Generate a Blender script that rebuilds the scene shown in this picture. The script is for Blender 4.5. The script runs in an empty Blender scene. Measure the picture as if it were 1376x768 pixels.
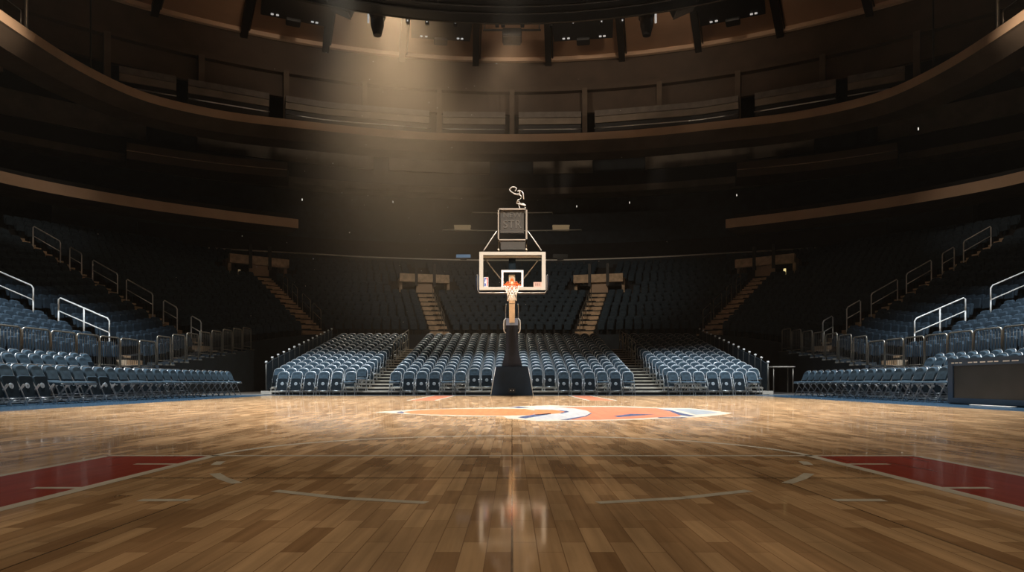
import bpy, math, random
from mathutils import Vector, Matrix
random.seed(7)
C = bpy.context.scene.collection
SC = bpy.context.scene
PI = math.pi
F, CX, HY, CZ = 917.3333, 688.0, 512.0, 0.45      # focal length in pixels, centre column, horizon row, lens height


def at(px, py, Y):
    return Vector(((px - CX) / F * Y, Y, CZ + (HY - py) / F * Y))


def on_level(px, py, z):
    Y = F * (z - CZ) / (HY - py)
    return Vector(((px - CX) / F * Y, Y, z))


def on_floor(px, py):
    Y = F * CZ / (py - HY)
    return ((px - CX) / F * Y, Y)


# ------------------------------------------------------------------ materials
MATS = {}


def mat(name, col, rough=0.6, metal=0.0, spec=0.5, noise=0.0, scale=8.0, emit=None, estr=1.0, bump=0.0):
    m = bpy.data.materials.new(name)
    m.use_nodes = True
    nt = m.node_tree
    b = nt.nodes['Principled BSDF']
    b.inputs['Base Color'].default_value = (*col, 1)
    b.inputs['Roughness'].default_value = rough
    b.inputs['Metallic'].default_value = metal
    b.inputs['Specular IOR Level'].default_value = spec
    if noise > 0 or bump > 0:
        tc = nt.nodes.new('ShaderNodeTexCoord')
        n = nt.nodes.new('ShaderNodeTexNoise')
        n.inputs['Scale'].default_value = scale
        n.inputs['Detail'].default_value = 4
        nt.links.new(tc.outputs['Object'], n.inputs['Vector'])
        if noise > 0:
            r = nt.nodes.new('ShaderNodeValToRGB')
            r.color_ramp.elements[0].position = 0.3
            r.color_ramp.elements[1].position = 0.7
            r.color_ramp.elements[0].color = (*[c * (1 - noise) for c in col], 1)
            r.color_ramp.elements[1].color = (*[min(1, c * (1 + noise)) for c in col], 1)
            nt.links.new(n.outputs['Fac'], r.inputs['Fac'])
            nt.links.new(r.outputs['Color'], b.inputs['Base Color'])
        if bump > 0:
            bp = nt.nodes.new('ShaderNodeBump')
            bp.inputs['Strength'].default_value = bump
            bp.inputs['Distance'].default_value = 0.02
            nt.links.new(n.outputs['Fac'], bp.inputs['Height'])
            nt.links.new(bp.outputs['Normal'], b.inputs['Normal'])
    if emit:
        b.inputs['Emission Color'].default_value = (*emit, 1)
        b.inputs['Emission Strength'].default_value = estr
    MATS[name] = m
    return m


mat('fabric', (0.038, 0.065, 0.088), 0.8, spec=0.18, noise=0.25, scale=9, bump=0.2)
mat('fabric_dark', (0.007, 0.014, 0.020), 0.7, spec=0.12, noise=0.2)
mat('chair_metal', (0.42, 0.43, 0.44), 0.38, metal=0.85)
mat('emblem', (0.33, 0.38, 0.42), 0.5)
mat('seat_plastic', (0.027, 0.045, 0.064), 0.85, spec=0.15, noise=0.2, scale=5)
mat('chrome', (0.70, 0.71, 0.72), 0.28, metal=0.9)
mat('rail_paint', (0.85, 0.85, 0.83), 0.4)
mat('dull_steel', (0.33, 0.30, 0.25), 0.4, metal=0.8)
mat('black', (0.010, 0.011, 0.012), 0.55)
mat('rig_black', (0.012, 0.014, 0.016), 0.5, noise=0.3)
mat('dark_wall', (0.022, 0.028, 0.032), 0.8, noise=0.3, scale=1.2)
mat('navy_wall', (0.016, 0.026, 0.036), 0.7, noise=0.25, scale=2)
mat('concrete', (0.10, 0.095, 0.09), 0.85, noise=0.2, scale=2)
mat('terrace', (0.014, 0.014, 0.015), 0.85, noise=0.25, scale=2)
mat('stair_stone', (0.50, 0.37, 0.25), 0.8, noise=0.3, scale=3)
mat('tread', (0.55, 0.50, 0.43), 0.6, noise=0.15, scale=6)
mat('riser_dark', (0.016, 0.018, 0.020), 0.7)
mat('brown_wall', (0.075, 0.050, 0.033), 0.7, noise=0.15, scale=0.8)
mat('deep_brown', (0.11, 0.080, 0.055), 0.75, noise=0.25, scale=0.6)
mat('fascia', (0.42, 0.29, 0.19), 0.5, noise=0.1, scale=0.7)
mat('band', (0.20, 0.165, 0.125), 0.7, noise=0.2, scale=0.9)
mat('bench_grey', (0.14, 0.122, 0.104), 0.7, noise=0.2, scale=2)
mat('ledge_white', (0.75, 0.70, 0.62), 0.5)
mat('ceiling_panel', (0.46, 0.275, 0.165), 0.75, noise=0.12, scale=0.35)
mat('ceiling_edge', (0.62, 0.43, 0.29), 0.6)
mat('rib', (0.018, 0.017, 0.016), 0.6)
mat('navy_pad', (0.008, 0.018, 0.034), 0.6, spec=0.2, noise=0.1, scale=4)
mat('neck_pad', (0.016, 0.019, 0.028), 0.6, spec=0.2, noise=0.1, scale=4)
mat('cap_blue', (0.24, 0.31, 0.46), 0.45)
mat('white_paint', (0.80, 0.77, 0.71), 0.4)
mat('board_frame', (0.50, 0.455, 0.38), 0.4)
mat('cream', (0.80, 0.64, 0.44), 0.5, noise=0.08)
mat('rim_orange', (0.85, 0.13, 0.02), 0.35)
mat('net_white', (0.88, 0.83, 0.74), 0.7)
mat('clock_frame', (0.40, 0.34, 0.27), 0.45, metal=0.3)
mat('clock_face', (0.075, 0.067, 0.056), 0.35)
mat('clock_letter', (0.12, 0.108, 0.090), 0.4)
mat('red', (0.55, 0.05, 0.05), 0.5)
mat('blue', (0.05, 0.10, 0.35), 0.5)
mat('pink', (0.62, 0.38, 0.30), 0.5)
mat('table_blue', (0.020, 0.050, 0.095), 0.45)
mat('screen', (0.035, 0.037, 0.036), 0.22, noise=0.2, scale=1.5)
mat('display_blue', (0.05, 0.10, 0.16), 0.3, emit=(0.30, 0.55, 0.85), estr=0.22)
mat('beige_glow', (0.55, 0.42, 0.28), 0.6, emit=(0.9, 0.65, 0.35), estr=0.12)  # faint glow put into the crates' colour; the dim left portal lamp shares it
mat('lamp_warm', (1, 0.9, 0.6), 0.5, emit=(1.0, 0.80, 0.35), estr=0.8)
mat('lamp_white', (1, 1, 1), 0.5, emit=(1.0, 0.93, 0.82), estr=1.0)
mat('post_dark', (0.09, 0.085, 0.075), 0.45, metal=0.4)
mat('rig_edge', (0.07, 0.062, 0.052), 0.8, spec=0.1)
mat('bar_steel', (0.20, 0.19, 0.17), 0.45, metal=0.6)
mat('dust', (0.9, 0.85, 0.75), 0.8)
mat('lens', (0.6, 0.65, 0.7), 0.1, emit=(1.0, 0.95, 0.9), estr=0.35)


def floor_shader(m, colour_socket_maker, gloss=0.55, grough=0.13):
    """matt colour under a thin lacquer that mirrors more towards grazing angles"""
    m.use_nodes = True
    nt = m.node_tree
    for n in list(nt.nodes):
        nt.nodes.remove(n)
    N = nt.nodes.new
    out = N('ShaderNodeOutputMaterial')
    mix = N('ShaderNodeMixShader')
    dif = N('ShaderNodeBsdfDiffuse')
    glo = N('ShaderNodeBsdfGlossy')
    glo.inputs['Roughness'].default_value = grough
    glo.inputs['Color'].default_value = (1, 0.93, 0.84, 1)
    lw = N('ShaderNodeLayerWeight')
    lw.inputs['Blend'].default_value = 0.5
    pw = N('ShaderNodeMath'); pw.operation = 'POWER'; pw.inputs[1].default_value = 5.0
    ma = N('ShaderNodeMath'); ma.operation = 'MULTIPLY_ADD'; ma.inputs[1].default_value = gloss; ma.inputs[2].default_value = 0.075
    nt.links.new(lw.outputs['Facing'], pw.inputs[0])
    nt.links.new(pw.outputs[0], ma.inputs[0])
    nt.links.new(ma.outputs[0], mix.inputs[0])
    nt.links.new(dif.outputs[0], mix.inputs[1])
    nt.links.new(glo.outputs[0], mix.inputs[2])
    nt.links.new(mix.outputs[0], out.inputs[0])
    colour_socket_maker(nt, dif, glo)
    return m


def wood_nodes(nt, dif, glo):
    N = nt.nodes.new
    tc = N('ShaderNodeTexCoord')
    mp = N('ShaderNodeMapping')
    mp.inputs['Rotation'].default_value = (0, 0, PI / 2)
    nt.links.new(tc.outputs['Object'], mp.inputs['Vector'])
    br = N('ShaderNodeTexBrick')
    br.offset = 0.37
    br.inputs['Color1'].default_value = (0.62, 0.40, 0.215, 1)
    br.inputs['Color2'].default_value = (0.30, 0.165, 0.078, 1)
    br.inputs['Mortar'].default_value = (0.30, 0.175, 0.09, 1)
    br.inputs['Scale'].default_value = 1.0
    br.inputs['Mortar Size'].default_value = 0.0016
    br.inputs['Mortar Smooth'].default_value = 0.3
    br.inputs['Bias'].default_value = -0.15
    br.inputs['Brick Width'].default_value = 0.30
    br.inputs['Row Height'].default_value = 0.068
    nt.links.new(mp.outputs[0], br.inputs['Vector'])
    # grain: noise stretched along the strips
    mp2 = N('ShaderNodeMapping')
    mp2.inputs['Scale'].default_value = (38, 1.6, 1)
    nt.links.new(tc.outputs['Object'], mp2.inputs['Vector'])
    n1 = N('ShaderNodeTexNoise'); n1.inputs['Scale'].default_value = 1.0; n1.inputs['Detail'].default_value = 5
    nt.links.new(mp2.outputs[0], n1.inputs['Vector'])
    # broader tone differences between neighbouring strips
    mp3 = N('ShaderNodeMapping')
    mp3.inputs['Scale'].default_value = (3.2, 0.8, 1)
    nt.links.new(tc.outputs['Object'], mp3.inputs['Vector'])
    n2 = N('ShaderNodeTexNoise'); n2.inputs['Scale'].default_value = 1.0; n2.inputs['Detail'].default_value = 6
    nt.links.new(mp3.outputs[0], n2.inputs['Vector'])
    r1 = N('ShaderNodeMapRange'); r1.inputs[1].default_value = 0.3; r1.inputs[2].default_value = 0.7; r1.inputs[3].default_value = 0.82; r1.inputs[4].default_value = 1.12
    r2 = N('ShaderNodeMapRange'); r2.inputs[1].default_value = 0.3; r2.inputs[2].default_value = 0.7; r2.inputs[3].default_value = 0.66; r2.inputs[4].default_value = 1.22
    nt.links.new(n1.outputs['Fac'], r1.inputs[0])
    nt.links.new(n2.outputs['Fac'], r2.inputs[0])
    mu = N('ShaderNodeMath'); mu.operation = 'MULTIPLY'
    nt.links.new(r1.outputs[0], mu.inputs[0]); nt.links.new(r2.outputs[0], mu.inputs[1])
    # joints between the floor's portable panels
    sp = N('ShaderNodeSeparateXYZ'); nt.links.new(tc.outputs['Object'], sp.inputs[0])
    prev = mu
    for ax, pitch, off, w in (('X', 1.22, 0.0, 0.0035), ('Y', 2.44, 1.70, 0.014)):
        a = N('ShaderNodeMath'); a.operation = 'ADD'; a.inputs[1].default_value = 61 * pitch + off
        d = N('ShaderNodeMath'); d.operation = 'PINGPONG'; d.inputs[1].default_value = pitch / 2
        lt = N('ShaderNodeMath'); lt.operation = 'LESS_THAN'; lt.inputs[1].default_value = w
        nt.links.new(sp.outputs[ax], a.inputs[0]); nt.links.new(a.outputs[0], d.inputs[0]); nt.links.new(d.outputs[0], lt.inputs[0])
        k = N('ShaderNodeMath'); k.operation = 'MULTIPLY_ADD'; k.inputs[1].default_value = -0.55; k.inputs[2].default_value = 1.0
        nt.links.new(lt.outputs[0], k.inputs[0])
        m2 = N('ShaderNodeMath'); m2.operation = 'MULTIPLY'
        nt.links.new(prev.outputs[0], m2.inputs[0]); nt.links.new(k.outputs[0], m2.inputs[1])
        prev = m2
    vm = N('ShaderNodeVectorMath'); vm.operation = 'SCALE'
    nt.links.new(br.outputs['Color'], vm.inputs[0]); nt.links.new(prev.outputs[0], vm.inputs['Scale'])
    nt.links.new(vm.outputs[0], dif.inputs['Color'])
    r3 = N('ShaderNodeMapRange'); r3.inputs[1].default_value = 0.3; r3.inputs[2].default_value = 0.7; r3.inputs[3].default_value = 0.05; r3.inputs[4].default_value = 0.10
    nt.links.new(n2.outputs['Fac'], r3.inputs[0]); nt.links.new(r3.outputs[0], glo.inputs['Roughness'])


def paint_nodes(col, amount=0.12):
    def f(nt, dif, glo):
        N = nt.nodes.new
        tc = N('ShaderNodeTexCoord')
        mp = N('ShaderNodeMapping'); mp.inputs['Scale'].default_value = (14, 1.2, 1)
        nt.links.new(tc.outputs['Object'], mp.inputs['Vector'])
        n = N('ShaderNodeTexNoise'); n.inputs['Scale'].default_value = 1.0
        nt.links.new(mp.outputs[0], n.inputs['Vector'])
        r = N('ShaderNodeValToRGB')
        r.color_ramp.elements[0].position = 0.3; r.color_ramp.elements[1].position = 0.7
        r.color_ramp.elements[0].color = (*[c * (1 - amount) for c in col], 1)
        r.color_ramp.elements[1].color = (*[min(1, c * (1 + amount)) for c in col], 1)
        nt.links.new(n.outputs['Fac'], r.inputs['Fac']); nt.links.new(r.outputs['Color'], dif.inputs['Color'])
    return f


for nm, col in (('paint_red', (0.25, 0.045, 0.028)), ('paint_white', (0.50, 0.46, 0.38)), ('paint_orange', (0.55, 0.20, 0.085)),
                ('paint_rust', (0.50, 0.18, 0.10)), ('paint_grey', (0.42, 0.42, 0.42)), ('paint_navy', (0.07, 0.09, 0.17)),
                ('paint_slate', (0.28, 0.31, 0.34)), ('paint_border', (0.025, 0.055, 0.09))):
    m = bpy.data.materials.new(nm)
    MATS[nm] = floor_shader(m, paint_nodes(col), gloss=0.30)
MATS['wood'] = floor_shader(bpy.data.materials.new('wood'), wood_nodes, gloss=0.6)

m = bpy.data.materials.new('glass')
m.use_nodes = True
nt = m.node_tree
for n in list(nt.nodes):
    nt.nodes.remove(n)
o_ = nt.nodes.new('ShaderNodeOutputMaterial'); mx = nt.nodes.new('ShaderNodeMixShader')
tr = nt.nodes.new('ShaderNodeBsdfTransparent'); gl = nt.nodes.new('ShaderNodeBsdfGlossy')
gl.inputs['Roughness'].default_value = 0.03
tr.inputs['Color'].default_value = (0.96, 0.97, 0.96, 1)
mx.inputs[0].default_value = 0.05
nt.links.new(tr.outputs[0], mx.inputs[1]); nt.links.new(gl.outputs[0], mx.inputs[2]); nt.links.new(mx.outputs[0], o_.inputs[0])
MATS['glass'] = m


# ------------------------------------------------------------------ mesh helpers
class Geo:
    def __init__(self):
        self.v, self.f, self.m, self.s = [], [], [], []      # vertices, faces, material per face, smooth per face

    def add(self, vs, fs, mt='black', smooth=False):
        b = len(self.v)
        self.v.extend(Vector(p) for p in vs)
        for f in fs:
            self.f.append(tuple(i + b for i in f)); self.m.append(mt); self.s.append(smooth)
        return self

    def box(self, lo, hi, mt='black'):
        x0, y0, z0 = lo; x1, y1, z1 = hi
        return self.add([(x0, y0, z0), (x1, y0, z0), (x1, y1, z0), (x0, y1, z0), (x0, y0, z1), (x1, y0, z1), (x1, y1, z1), (x0, y1, z1)],
                        [(0, 3, 2, 1), (4, 5, 6, 7), (0, 1, 5, 4), (1, 2, 6, 5), (2, 3, 7, 6), (3, 0, 4, 7)], mt)

    def rbox(self, lo, hi, r, mt='black', seg=3):
        """box with its four edges along Z rounded and its top and bottom rims softened"""
        x0, y0, z0 = lo; x1, y1, z1 = hi
        out = []
        for cx, cy, a0 in ((x1 - r, y1 - r, 0), (x0 + r, y1 - r, 90), (x0 + r, y0 + r, 180), (x1 - r, y0 + r, 270)):
            for k in range(seg + 1):
                a = math.radians(a0 + 90 * k / seg)
                out.append((cx + r * math.cos(a), cy + r * math.sin(a)))
        return self.loft_outline(out, [(z0, 0.9), (z0 + min(r, (z1 - z0) * .3), 1), (z1 - min(r, (z1 - z0) * .3), 1), (z1, 0.9)], mt)

    def loft_outline(self, out, levels, mt, smooth=True):
        n = len(out)
        cx = sum(p[0] for p in out) / n; cy = sum(p[1] for p in out) / n
        vs, fs = [], []
        for z, s in levels:
            vs += [(cx + (x - cx) * s, cy + (y - cy) * s, z) for x, y in out]
        for l in range(len(levels) - 1):
            for i in range(n):
                j = (i + 1) % n
                fs.append((l * n + i, l * n + j, (l + 1) * n + j, (l + 1) * n + i))
        self.add(vs, fs, mt, smooth)
        b = len(self.v) - len(vs)
        self.f.append(tuple(b + i for i in reversed(range(n)))); self.m.append(mt); self.s.append(False)
        self.f.append(tuple(b + (len(levels) - 1) * n + i for i in range(n))); self.m.append(mt); self.s.append(False)
        return self

    def tube(self, pts, r, mt='black', n=6, closed=False, caps=True):
        pts = [Vector(p) for p in pts]
        m = len(pts)
        tang = []
        for i in range(m):
            a = pts[i - 1] if (i > 0 or closed) else pts[i]
            b = pts[(i + 1) % m] if (i < m - 1 or closed) else pts[i]
            t = (b - a)
            tang.append(t.normalized() if t.length > 1e-9 else Vector((0, 0, 1)))
        u = tang[0].orthogonal().normalized()
        vs, fs = [], []
        for i in range(m):
            u = (u - tang[i] * u.dot(tang[i]))
            u = u.normalized() if u.length > 1e-6 else tang[i].orthogonal().normalized()
            w = tang[i].cross(u)
            rr = r[i] if isinstance(r, (list, tuple)) else r
            for k in range(n):
                a = 2 * PI * k / n
                vs.append(pts[i] + (u * math.cos(a) + w * math.sin(a)) * rr)
        for i in range(m if closed else m - 1):
            j = (i + 1) % m
            for k in range(n):
                l = (k + 1) % n
                fs.append((i * n + k, i * n + l, j * n + l, j * n + k))
        self.add(vs, fs, mt, True)
        if caps and not closed:
            b = len(self.v) - len(vs)
            self.f.append(tuple(b + k for k in reversed(range(n)))); self.m.append(mt); self.s.append(False)
            self.f.append(tuple(b + (m - 1) * n + k for k in range(n))); self.m.append(mt); self.s.append(False)
        return self

    def prism(self, out, y0, y1, mt='black'):
        """outline in X-Z pushed along Y"""
        n = len(out)
        vs = [(x, y0, z) for x, z in out] + [(x, y1, z) for x, z in out]
        fs = [tuple(range(n)), tuple(reversed(range(n, 2 * n)))] + [(i, i + n, (i + 1) % n + n, (i + 1) % n) for i in range(n)]
        return self.add(vs, fs, mt)

    def strip(self, path, prof, mt, closed_prof=True, mts=None):
        """profile (out, z) carried along a plan path of (x, y, nx, ny); out is along the normal; z may be shifted by path's 5th value"""
        n = len(prof)
        vs, fs, ms = [], [], []
        for p in path:
            x, y, nx, ny = p[:4]
            dz = p[4] if len(p) > 4 else 0
            vs += [(x + nx * o, y + ny * o, z + dz) for o, z in prof]
        segs = n if closed_prof else n - 1
        for i in range(len(path) - 1):
            for k in range(segs):
                l = (k + 1) % n
                self.f.append(tuple(len(self.v) + q for q in (i * n + k, i * n + l, (i + 1) * n + l, (i + 1) * n + k)))
                self.m.append(mts[k] if mts else mt); self.s.append(False)
        b = len(self.v)
        self.v.extend(Vector(p) for p in vs)
        if closed_prof:
            self.f.append(tuple(b + k for k in range(n))); self.m.append(mt); self.s.append(False)
            self.f.append(tuple(b + (len(path) - 1) * n + k for k in reversed(range(n)))); self.m.append(mt); self.s.append(False)
        return self

    def merge(self, g, M):
        b = len(self.v)
        self.v.extend(M @ p for p in g.v)
        self.f.extend(tuple(i + b for i in f) for f in g.f)
        self.m.extend(g.m); self.s.extend(g.s)
        return self

    def mesh(self, name):
        me = bpy.data.meshes.new(name)
        me.from_pydata([tuple(p) for p in self.v], [], self.f)
        names = []
        for mm in self.m:
            if mm not in names:
                names.append(mm)
        for nm in names:
            me.materials.append(MATS[nm])
        me.polygons.foreach_set('material_index', [names.index(mm) for mm in self.m])
        me.polygons.foreach_set('use_smooth', self.s)
        me.update()
        return me


def obj(name, g, parent=None, loc=None, rotz=0.0):
    me = g if isinstance(g, bpy.types.Mesh) else g.mesh(name)
    o = bpy.data.objects.new(name, me)
    C.objects.link(o)
    if parent:
        o.parent = parent
    if loc is not None:
        o.location = loc
    if rotz:
        o.rotation_euler = (0, 0, rotz)
    return o


def tag(o, label, cat, group=None, kind=None):
    o['label'] = label
    o['category'] = cat
    if group:
        o['group'] = group
    if kind:
        o['kind'] = kind
    return o


def thing(name, label, cat, loc=(0, 0, 0), rotz=0.0, group=None):
    o = bpy.data.objects.new(name, None)
    o.empty_display_size = 0.2
    C.objects.link(o)
    o.location = loc
    o.rotation_euler = (0, 0, rotz)
    return tag(o, label, cat, group)


def struct(name, g, label=None, cat=None):
    o = obj(name, g)
    o['kind'] = 'structure'
    if label:
        o['label'] = label
    if cat:
        o['category'] = cat
    return o


def copy_tree(o, parent=None):
    c = o.copy()
    C.objects.link(c)
    if parent:
        c.parent = parent
    for ch in o.children:
        copy_tree(ch, c)
    return c


ONES = 'zeroth first second third fourth fifth sixth seventh eighth ninth tenth eleventh twelfth thirteenth fourteenth fifteenth sixteenth seventeenth eighteenth nineteenth twentieth'.split()
CARD = ['', 'one', 'two', 'three', 'four', 'five', 'six', 'seven', 'eight', 'nine']


def nth(n):
    if n <= 20:
        return ONES[n]
    tens = {2: 'twenty', 3: 'thirty', 4: 'forty', 5: 'fifty', 6: 'sixty'}[n // 10]
    return tens[:-1] + 'ieth' if n % 10 == 0 else tens + '-' + ONES[n % 10]


def spline(pts, n=8):
    """Catmull-Rom through the points, n steps per span"""
    pts = [Vector(p) for p in pts]
    P = [pts[0] * 2 - pts[1]] + pts + [pts[-1] * 2 - pts[-2]]
    out = []
    for i in range(1, len(P) - 2):
        a, b, c, d = P[i - 1], P[i], P[i + 1], P[i + 2]
        for k in range(n):
            t = k / n
            out.append(0.5 * ((2 * b) + (c - a) * t + (2 * a - 5 * b + 4 * c - d) * t * t + (3 * b - a - 3 * c + d) * t ** 3))
    out.append(pts[-1])
    return out


def plan_path(pts):
    """plan points -> (x, y, nx, ny) with the normal pointing away from the court's middle"""
    res = []
    for i, p in enumerate(pts):
        a = pts[max(i - 1, 0)]; b = pts[min(i + 1, len(pts) - 1)]
        t = Vector((b[0] - a[0], b[1] - a[1])).normalized()
        nn = Vector((-t.y, t.x))
        if nn.dot(Vector((p[0], p[1] - 9.0))) < 0:
            nn = -nn
        res.append((p[0], p[1], nn.x, nn.y))
    return res


def arc_path(R, a0, a1, n, c=(0, 9.0)):
    """points on a circle about the building's centre, azimuth measured from +Y towards +X, degrees"""
    res = []
    for i in range(n + 1):
        a = math.radians(a0 + (a1 - a0) * i / n)
        res.append((c[0] + R * math.sin(a), c[1] + R * math.cos(a), math.sin(a), math.cos(a)))
    return res


# ------------------------------------------------------------------ floor and court
g = Geo()
ring = arc_path(51.9, 0, 360, 72)
g.add([(x, y, -0.03) for x, y, _, _ in ring[:-1]], [tuple(reversed(range(72)))], 'concrete')
struct('floor', g)

g = Geo()
CY0, CY1 = -7.0, 21.55
g.add([(-7.62, CY0, 0), (7.62, CY0, 0), (7.62, CY1, 0), (-7.62, CY1, 0), (-7.62, CY0, -0.028), (7.62, CY0, -0.028), (7.62, CY1, -0.028), (-7.62, CY1, -0.028)],
      [(0, 1, 2, 3), (7, 6, 5, 4), (0, 4, 5, 1), (1, 5, 6, 2), (2, 6, 7, 3), (3, 7, 4, 0)], 'wood')


def paint(poly, mt, lvl=1):
    n = len(poly)
    ar = sum(poly[i][0] * poly[(i + 1) % n][1] - poly[(i + 1) % n][0] * poly[i][1] for i in range(n))
    if ar < 0:
        poly = poly[::-1]
    g.add([(x, y, 0.0004 * lvl) for x, y in poly], [tuple(range(n))], mt)


def pline(pts, w, mt='paint_white', lvl=2):
    for (x0, y0), (x1, y1) in zip(pts[:-1], pts[1:]):
        d = Vector((x1 - x0, y1 - y0)); L = d.length
        nn = Vector((-d.y, d.x)) / L * w / 2
        paint([(x0 + nn.x, y0 + nn.y), (x1 + nn.x, y1 + nn.y), (x1 - nn.x, y1 - nn.y), (x0 - nn.x, y0 - nn.y)], mt, lvl)


for s in (-1, 1):
    paint([(s * 1.82, -1.6), (s * 2.42, -1.6), (s * 2.42, 4.10), (s * 1.82, 4.10)], 'paint_red')
    pline([(s * 1.80, -1.6), (s * 1.80, 4.10)], 0.06)
    pline([(s * 2.44, -1.6), (s * 2.44, 4.12)], 0.05)
    for yy, x0, x1 in ((2.88, 1.81, 2.02), (3.71, 1.81, 2.05)):
        pline([(s * x0, yy), (s * x1, yy)], 0.045, lvl=3)
    pline([(s * 1.22, 2.585), (s * 1.41, 2.585)], 0.05)
    paint([(s * 1.82, 16.0), (s * 2.42, 16.0), (s * 2.42, 21.5), (s * 1.82, 21.5)], 'paint_rust')
    pline([(s * 1.80, 16.0), (s * 1.80, 21.5)], 0.07)
    pline([(s * 2.45, 16.0), (s * 2.45, 21.5)], 0.07)
    # broken lower half of the free-throw circle
    for a0, a1 in ((14 - 3, 36), (47, 64 - 3), (70 + 4, 86 - 6)):
        pts = [(s * 1.66 * math.sin(math.radians(90 - (90 - a)) if False else math.radians(a)), 4.12 - 1.62 * math.cos(math.radians(a))) for a in (a0, (a0 + a1) / 2, a1)]
        pline(pts, 0.05)
pline([(-2.44, 4.13), (2.44, 4.13)], 0.05)
pline([(1.80 * math.cos(math.radians(a)), 4.12 + 1.52 * math.sin(math.radians(a))) for a in range(0, 181, 6)], 0.05)
pline([(-7.55, CY1 - .06), (7.55, CY1 - .06)], 0.05)


def P7(x, y):
    return on_floor(500 + x / 5.733, 520 + y / 5.733)


def P8(x, y):
    return on_floor(730 + x / 5.096, 520 + y / 5.096)


def L(pts, fn):
    return [fn(*p) for p in pts]


# emblem in mid court
paint(L([(20, 193), (110, 184), (330, 172), (700, 161), (1060, 152), (1120, 146), (1376, 138)], P7) +
      L([(200, 128), (520, 128), (800, 140), (1000, 143), (1150, 158), (1300, 178), (1120, 200), (900, 212), (700, 220), (400, 228), (120, 230), (-40, 232)], P8) +
      L([(1040, 240), (1010, 224), (700, 222), (450, 215), (240, 204), (110, 197)], P7), 'paint_white', 1)
paint(L([(185, 193), (225, 186), (250, 189), (240, 199), (200, 198)], P7), 'paint_navy', 2)
paint(L([(235, 190), (330, 178), (480, 170), (620, 167), (800, 165), (1000, 165), (1180, 167), (1250, 178), (1262, 188), (1240, 214),
         (1000, 219), (800, 217), (600, 213), (450, 210), (300, 204)], P7), 'paint_orange', 2)
paint(L([(1050, 156), (1130, 148), (1220, 157), (1140, 160)], P7), 'paint_navy', 3)
paint(L([(1120, 232), (1230, 212), (1376, 200), (1376, 207), (1260, 226), (1180, 240)], P7), 'paint_navy', 3)
paint(L([(-60, 133), (80, 137), (200, 145), (290, 160), (318, 178), (270, 198), (120, 222), (-60, 222)], P8), 'paint_grey', 2)
paint(L([(-60, 152), (60, 154), (130, 160), (165, 166), (120, 178), (0, 187), (-60, 190)], P8), 'paint_orange', 3)
paint(L([(100, 158), (160, 162), (178, 168), (130, 180), (110, 178), (150, 168)], P8), 'paint_navy', 4)
paint(L([(80, 134), (500, 134), (780, 145), (890, 163), (960, 186), (930, 200), (780, 206), (600, 216), (400, 223), (170, 223), (290, 197), (328, 177), (295, 158), (200, 143)], P8), 'paint_rust', 3)
paint(L([(115, 224), (285, 197), (325, 177), (335, 178), (296, 200), (170, 224)], P8), 'paint_navy', 4)
paint(L([(485, 197), (600, 183), (770, 186), (660, 194), (510, 205)], P8), 'paint_navy', 4)
paint(L([(780, 146), (880, 158), (960, 180), (1045, 196), (1000, 200), (930, 190), (870, 166)], P8), 'paint_navy', 4)
paint(L([(890, 150), (1000, 148), (1140, 164), (1210, 175), (1100, 185), (1045, 188), (980, 170)], P8), 'paint_slate', 4)
paint(L([(780, 206), (960, 205), (990, 209), (800, 212)], P8), 'paint_navy', 4)
struct('court_floor', g)

g = Geo()
for x0, x1, y0, y1 in ((-9.9, -7.63, CY0, 22.5), (7.63, 9.9, CY0, 22.5), (-7.63, 7.63, CY1 + .005, 22.5)):
    g.box((x0, y0, -0.028), (x1, y1, -0.002), 'paint_border')
struct('court_border', g)

# ------------------------------------------------------------------ room shell
g = Geo()
path = arc_path(52.0, 0, 360, 96)
g.strip([(x, y, nx, ny) for x, y, nx, ny in path], [(0, -0.03), (0, 26), (0.4, 26), (0.4, -0.03)], 'dark_wall')
struct('wall_round', g)
g = Geo()
top = arc_path(52.3, 0, 360, 72)
g.add([(x, y, 26.0) for x, y, _, _ in top[:-1]] + [(x, y, 26.3) for x, y, _, _ in top[:-1]],
      [tuple(range(72)), tuple(reversed(range(72, 144)))], 'dark_wall')
struct('roof', g)

# ceiling: a ring of flat panels under the roof
ZC = 23.15
g = Geo()
g.strip(arc_path(39, 0, 360, 96), [(0, ZC), (-29, ZC + 0.6), (-29, ZC + 0.8), (0, ZC + 0.2)], 'ceiling_panel')
struct('ceiling', g)
g = Geo()
g.strip(arc_path(39, -60, 60, 96), [(0.12, ZC - 0.28), (-0.18, ZC - 0.28), (-0.18, ZC - 0.02), (0.12, ZC - 0.02)], 'ceiling_edge')
struct('trim_1', g)
for k in range(-7, 7):
    a = math.radians(3.75 + 7.5 * k)
    d = Vector((math.sin(a), math.cos(a), 0)); w = Vector((d.y, -d.x, 0))
    c = Vector((0, 9, 0))
    g = Geo()
    vs = []
    for R, z in ((11, ZC + 0.2), (39.3, ZC - 0.35)):
        for sx in (-.21, .21):
            for dz in (0, 0.55):
                p = c + d * R + w * sx
                vs.append((p.x, p.y, z + dz - (0.12 if R > 20 else 0)))
    g.add(vs, [(0, 1, 3, 2), (4, 6, 7, 5), (0, 2, 6, 4), (1, 5, 7, 3), (0, 4, 5, 1), (2, 3, 7, 6)], 'rib')
    # bright cable channel running beside the rib
    p0 = c + d * 12 + w * .3 + Vector((0, 0, ZC + .32)); p1 = c + d * 39 + w * .3 + Vector((0, 0, ZC - .12))
    g.tube([p0, p1], 0.05, 'deep_brown')
    struct('ceiling_rib', g)

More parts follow.
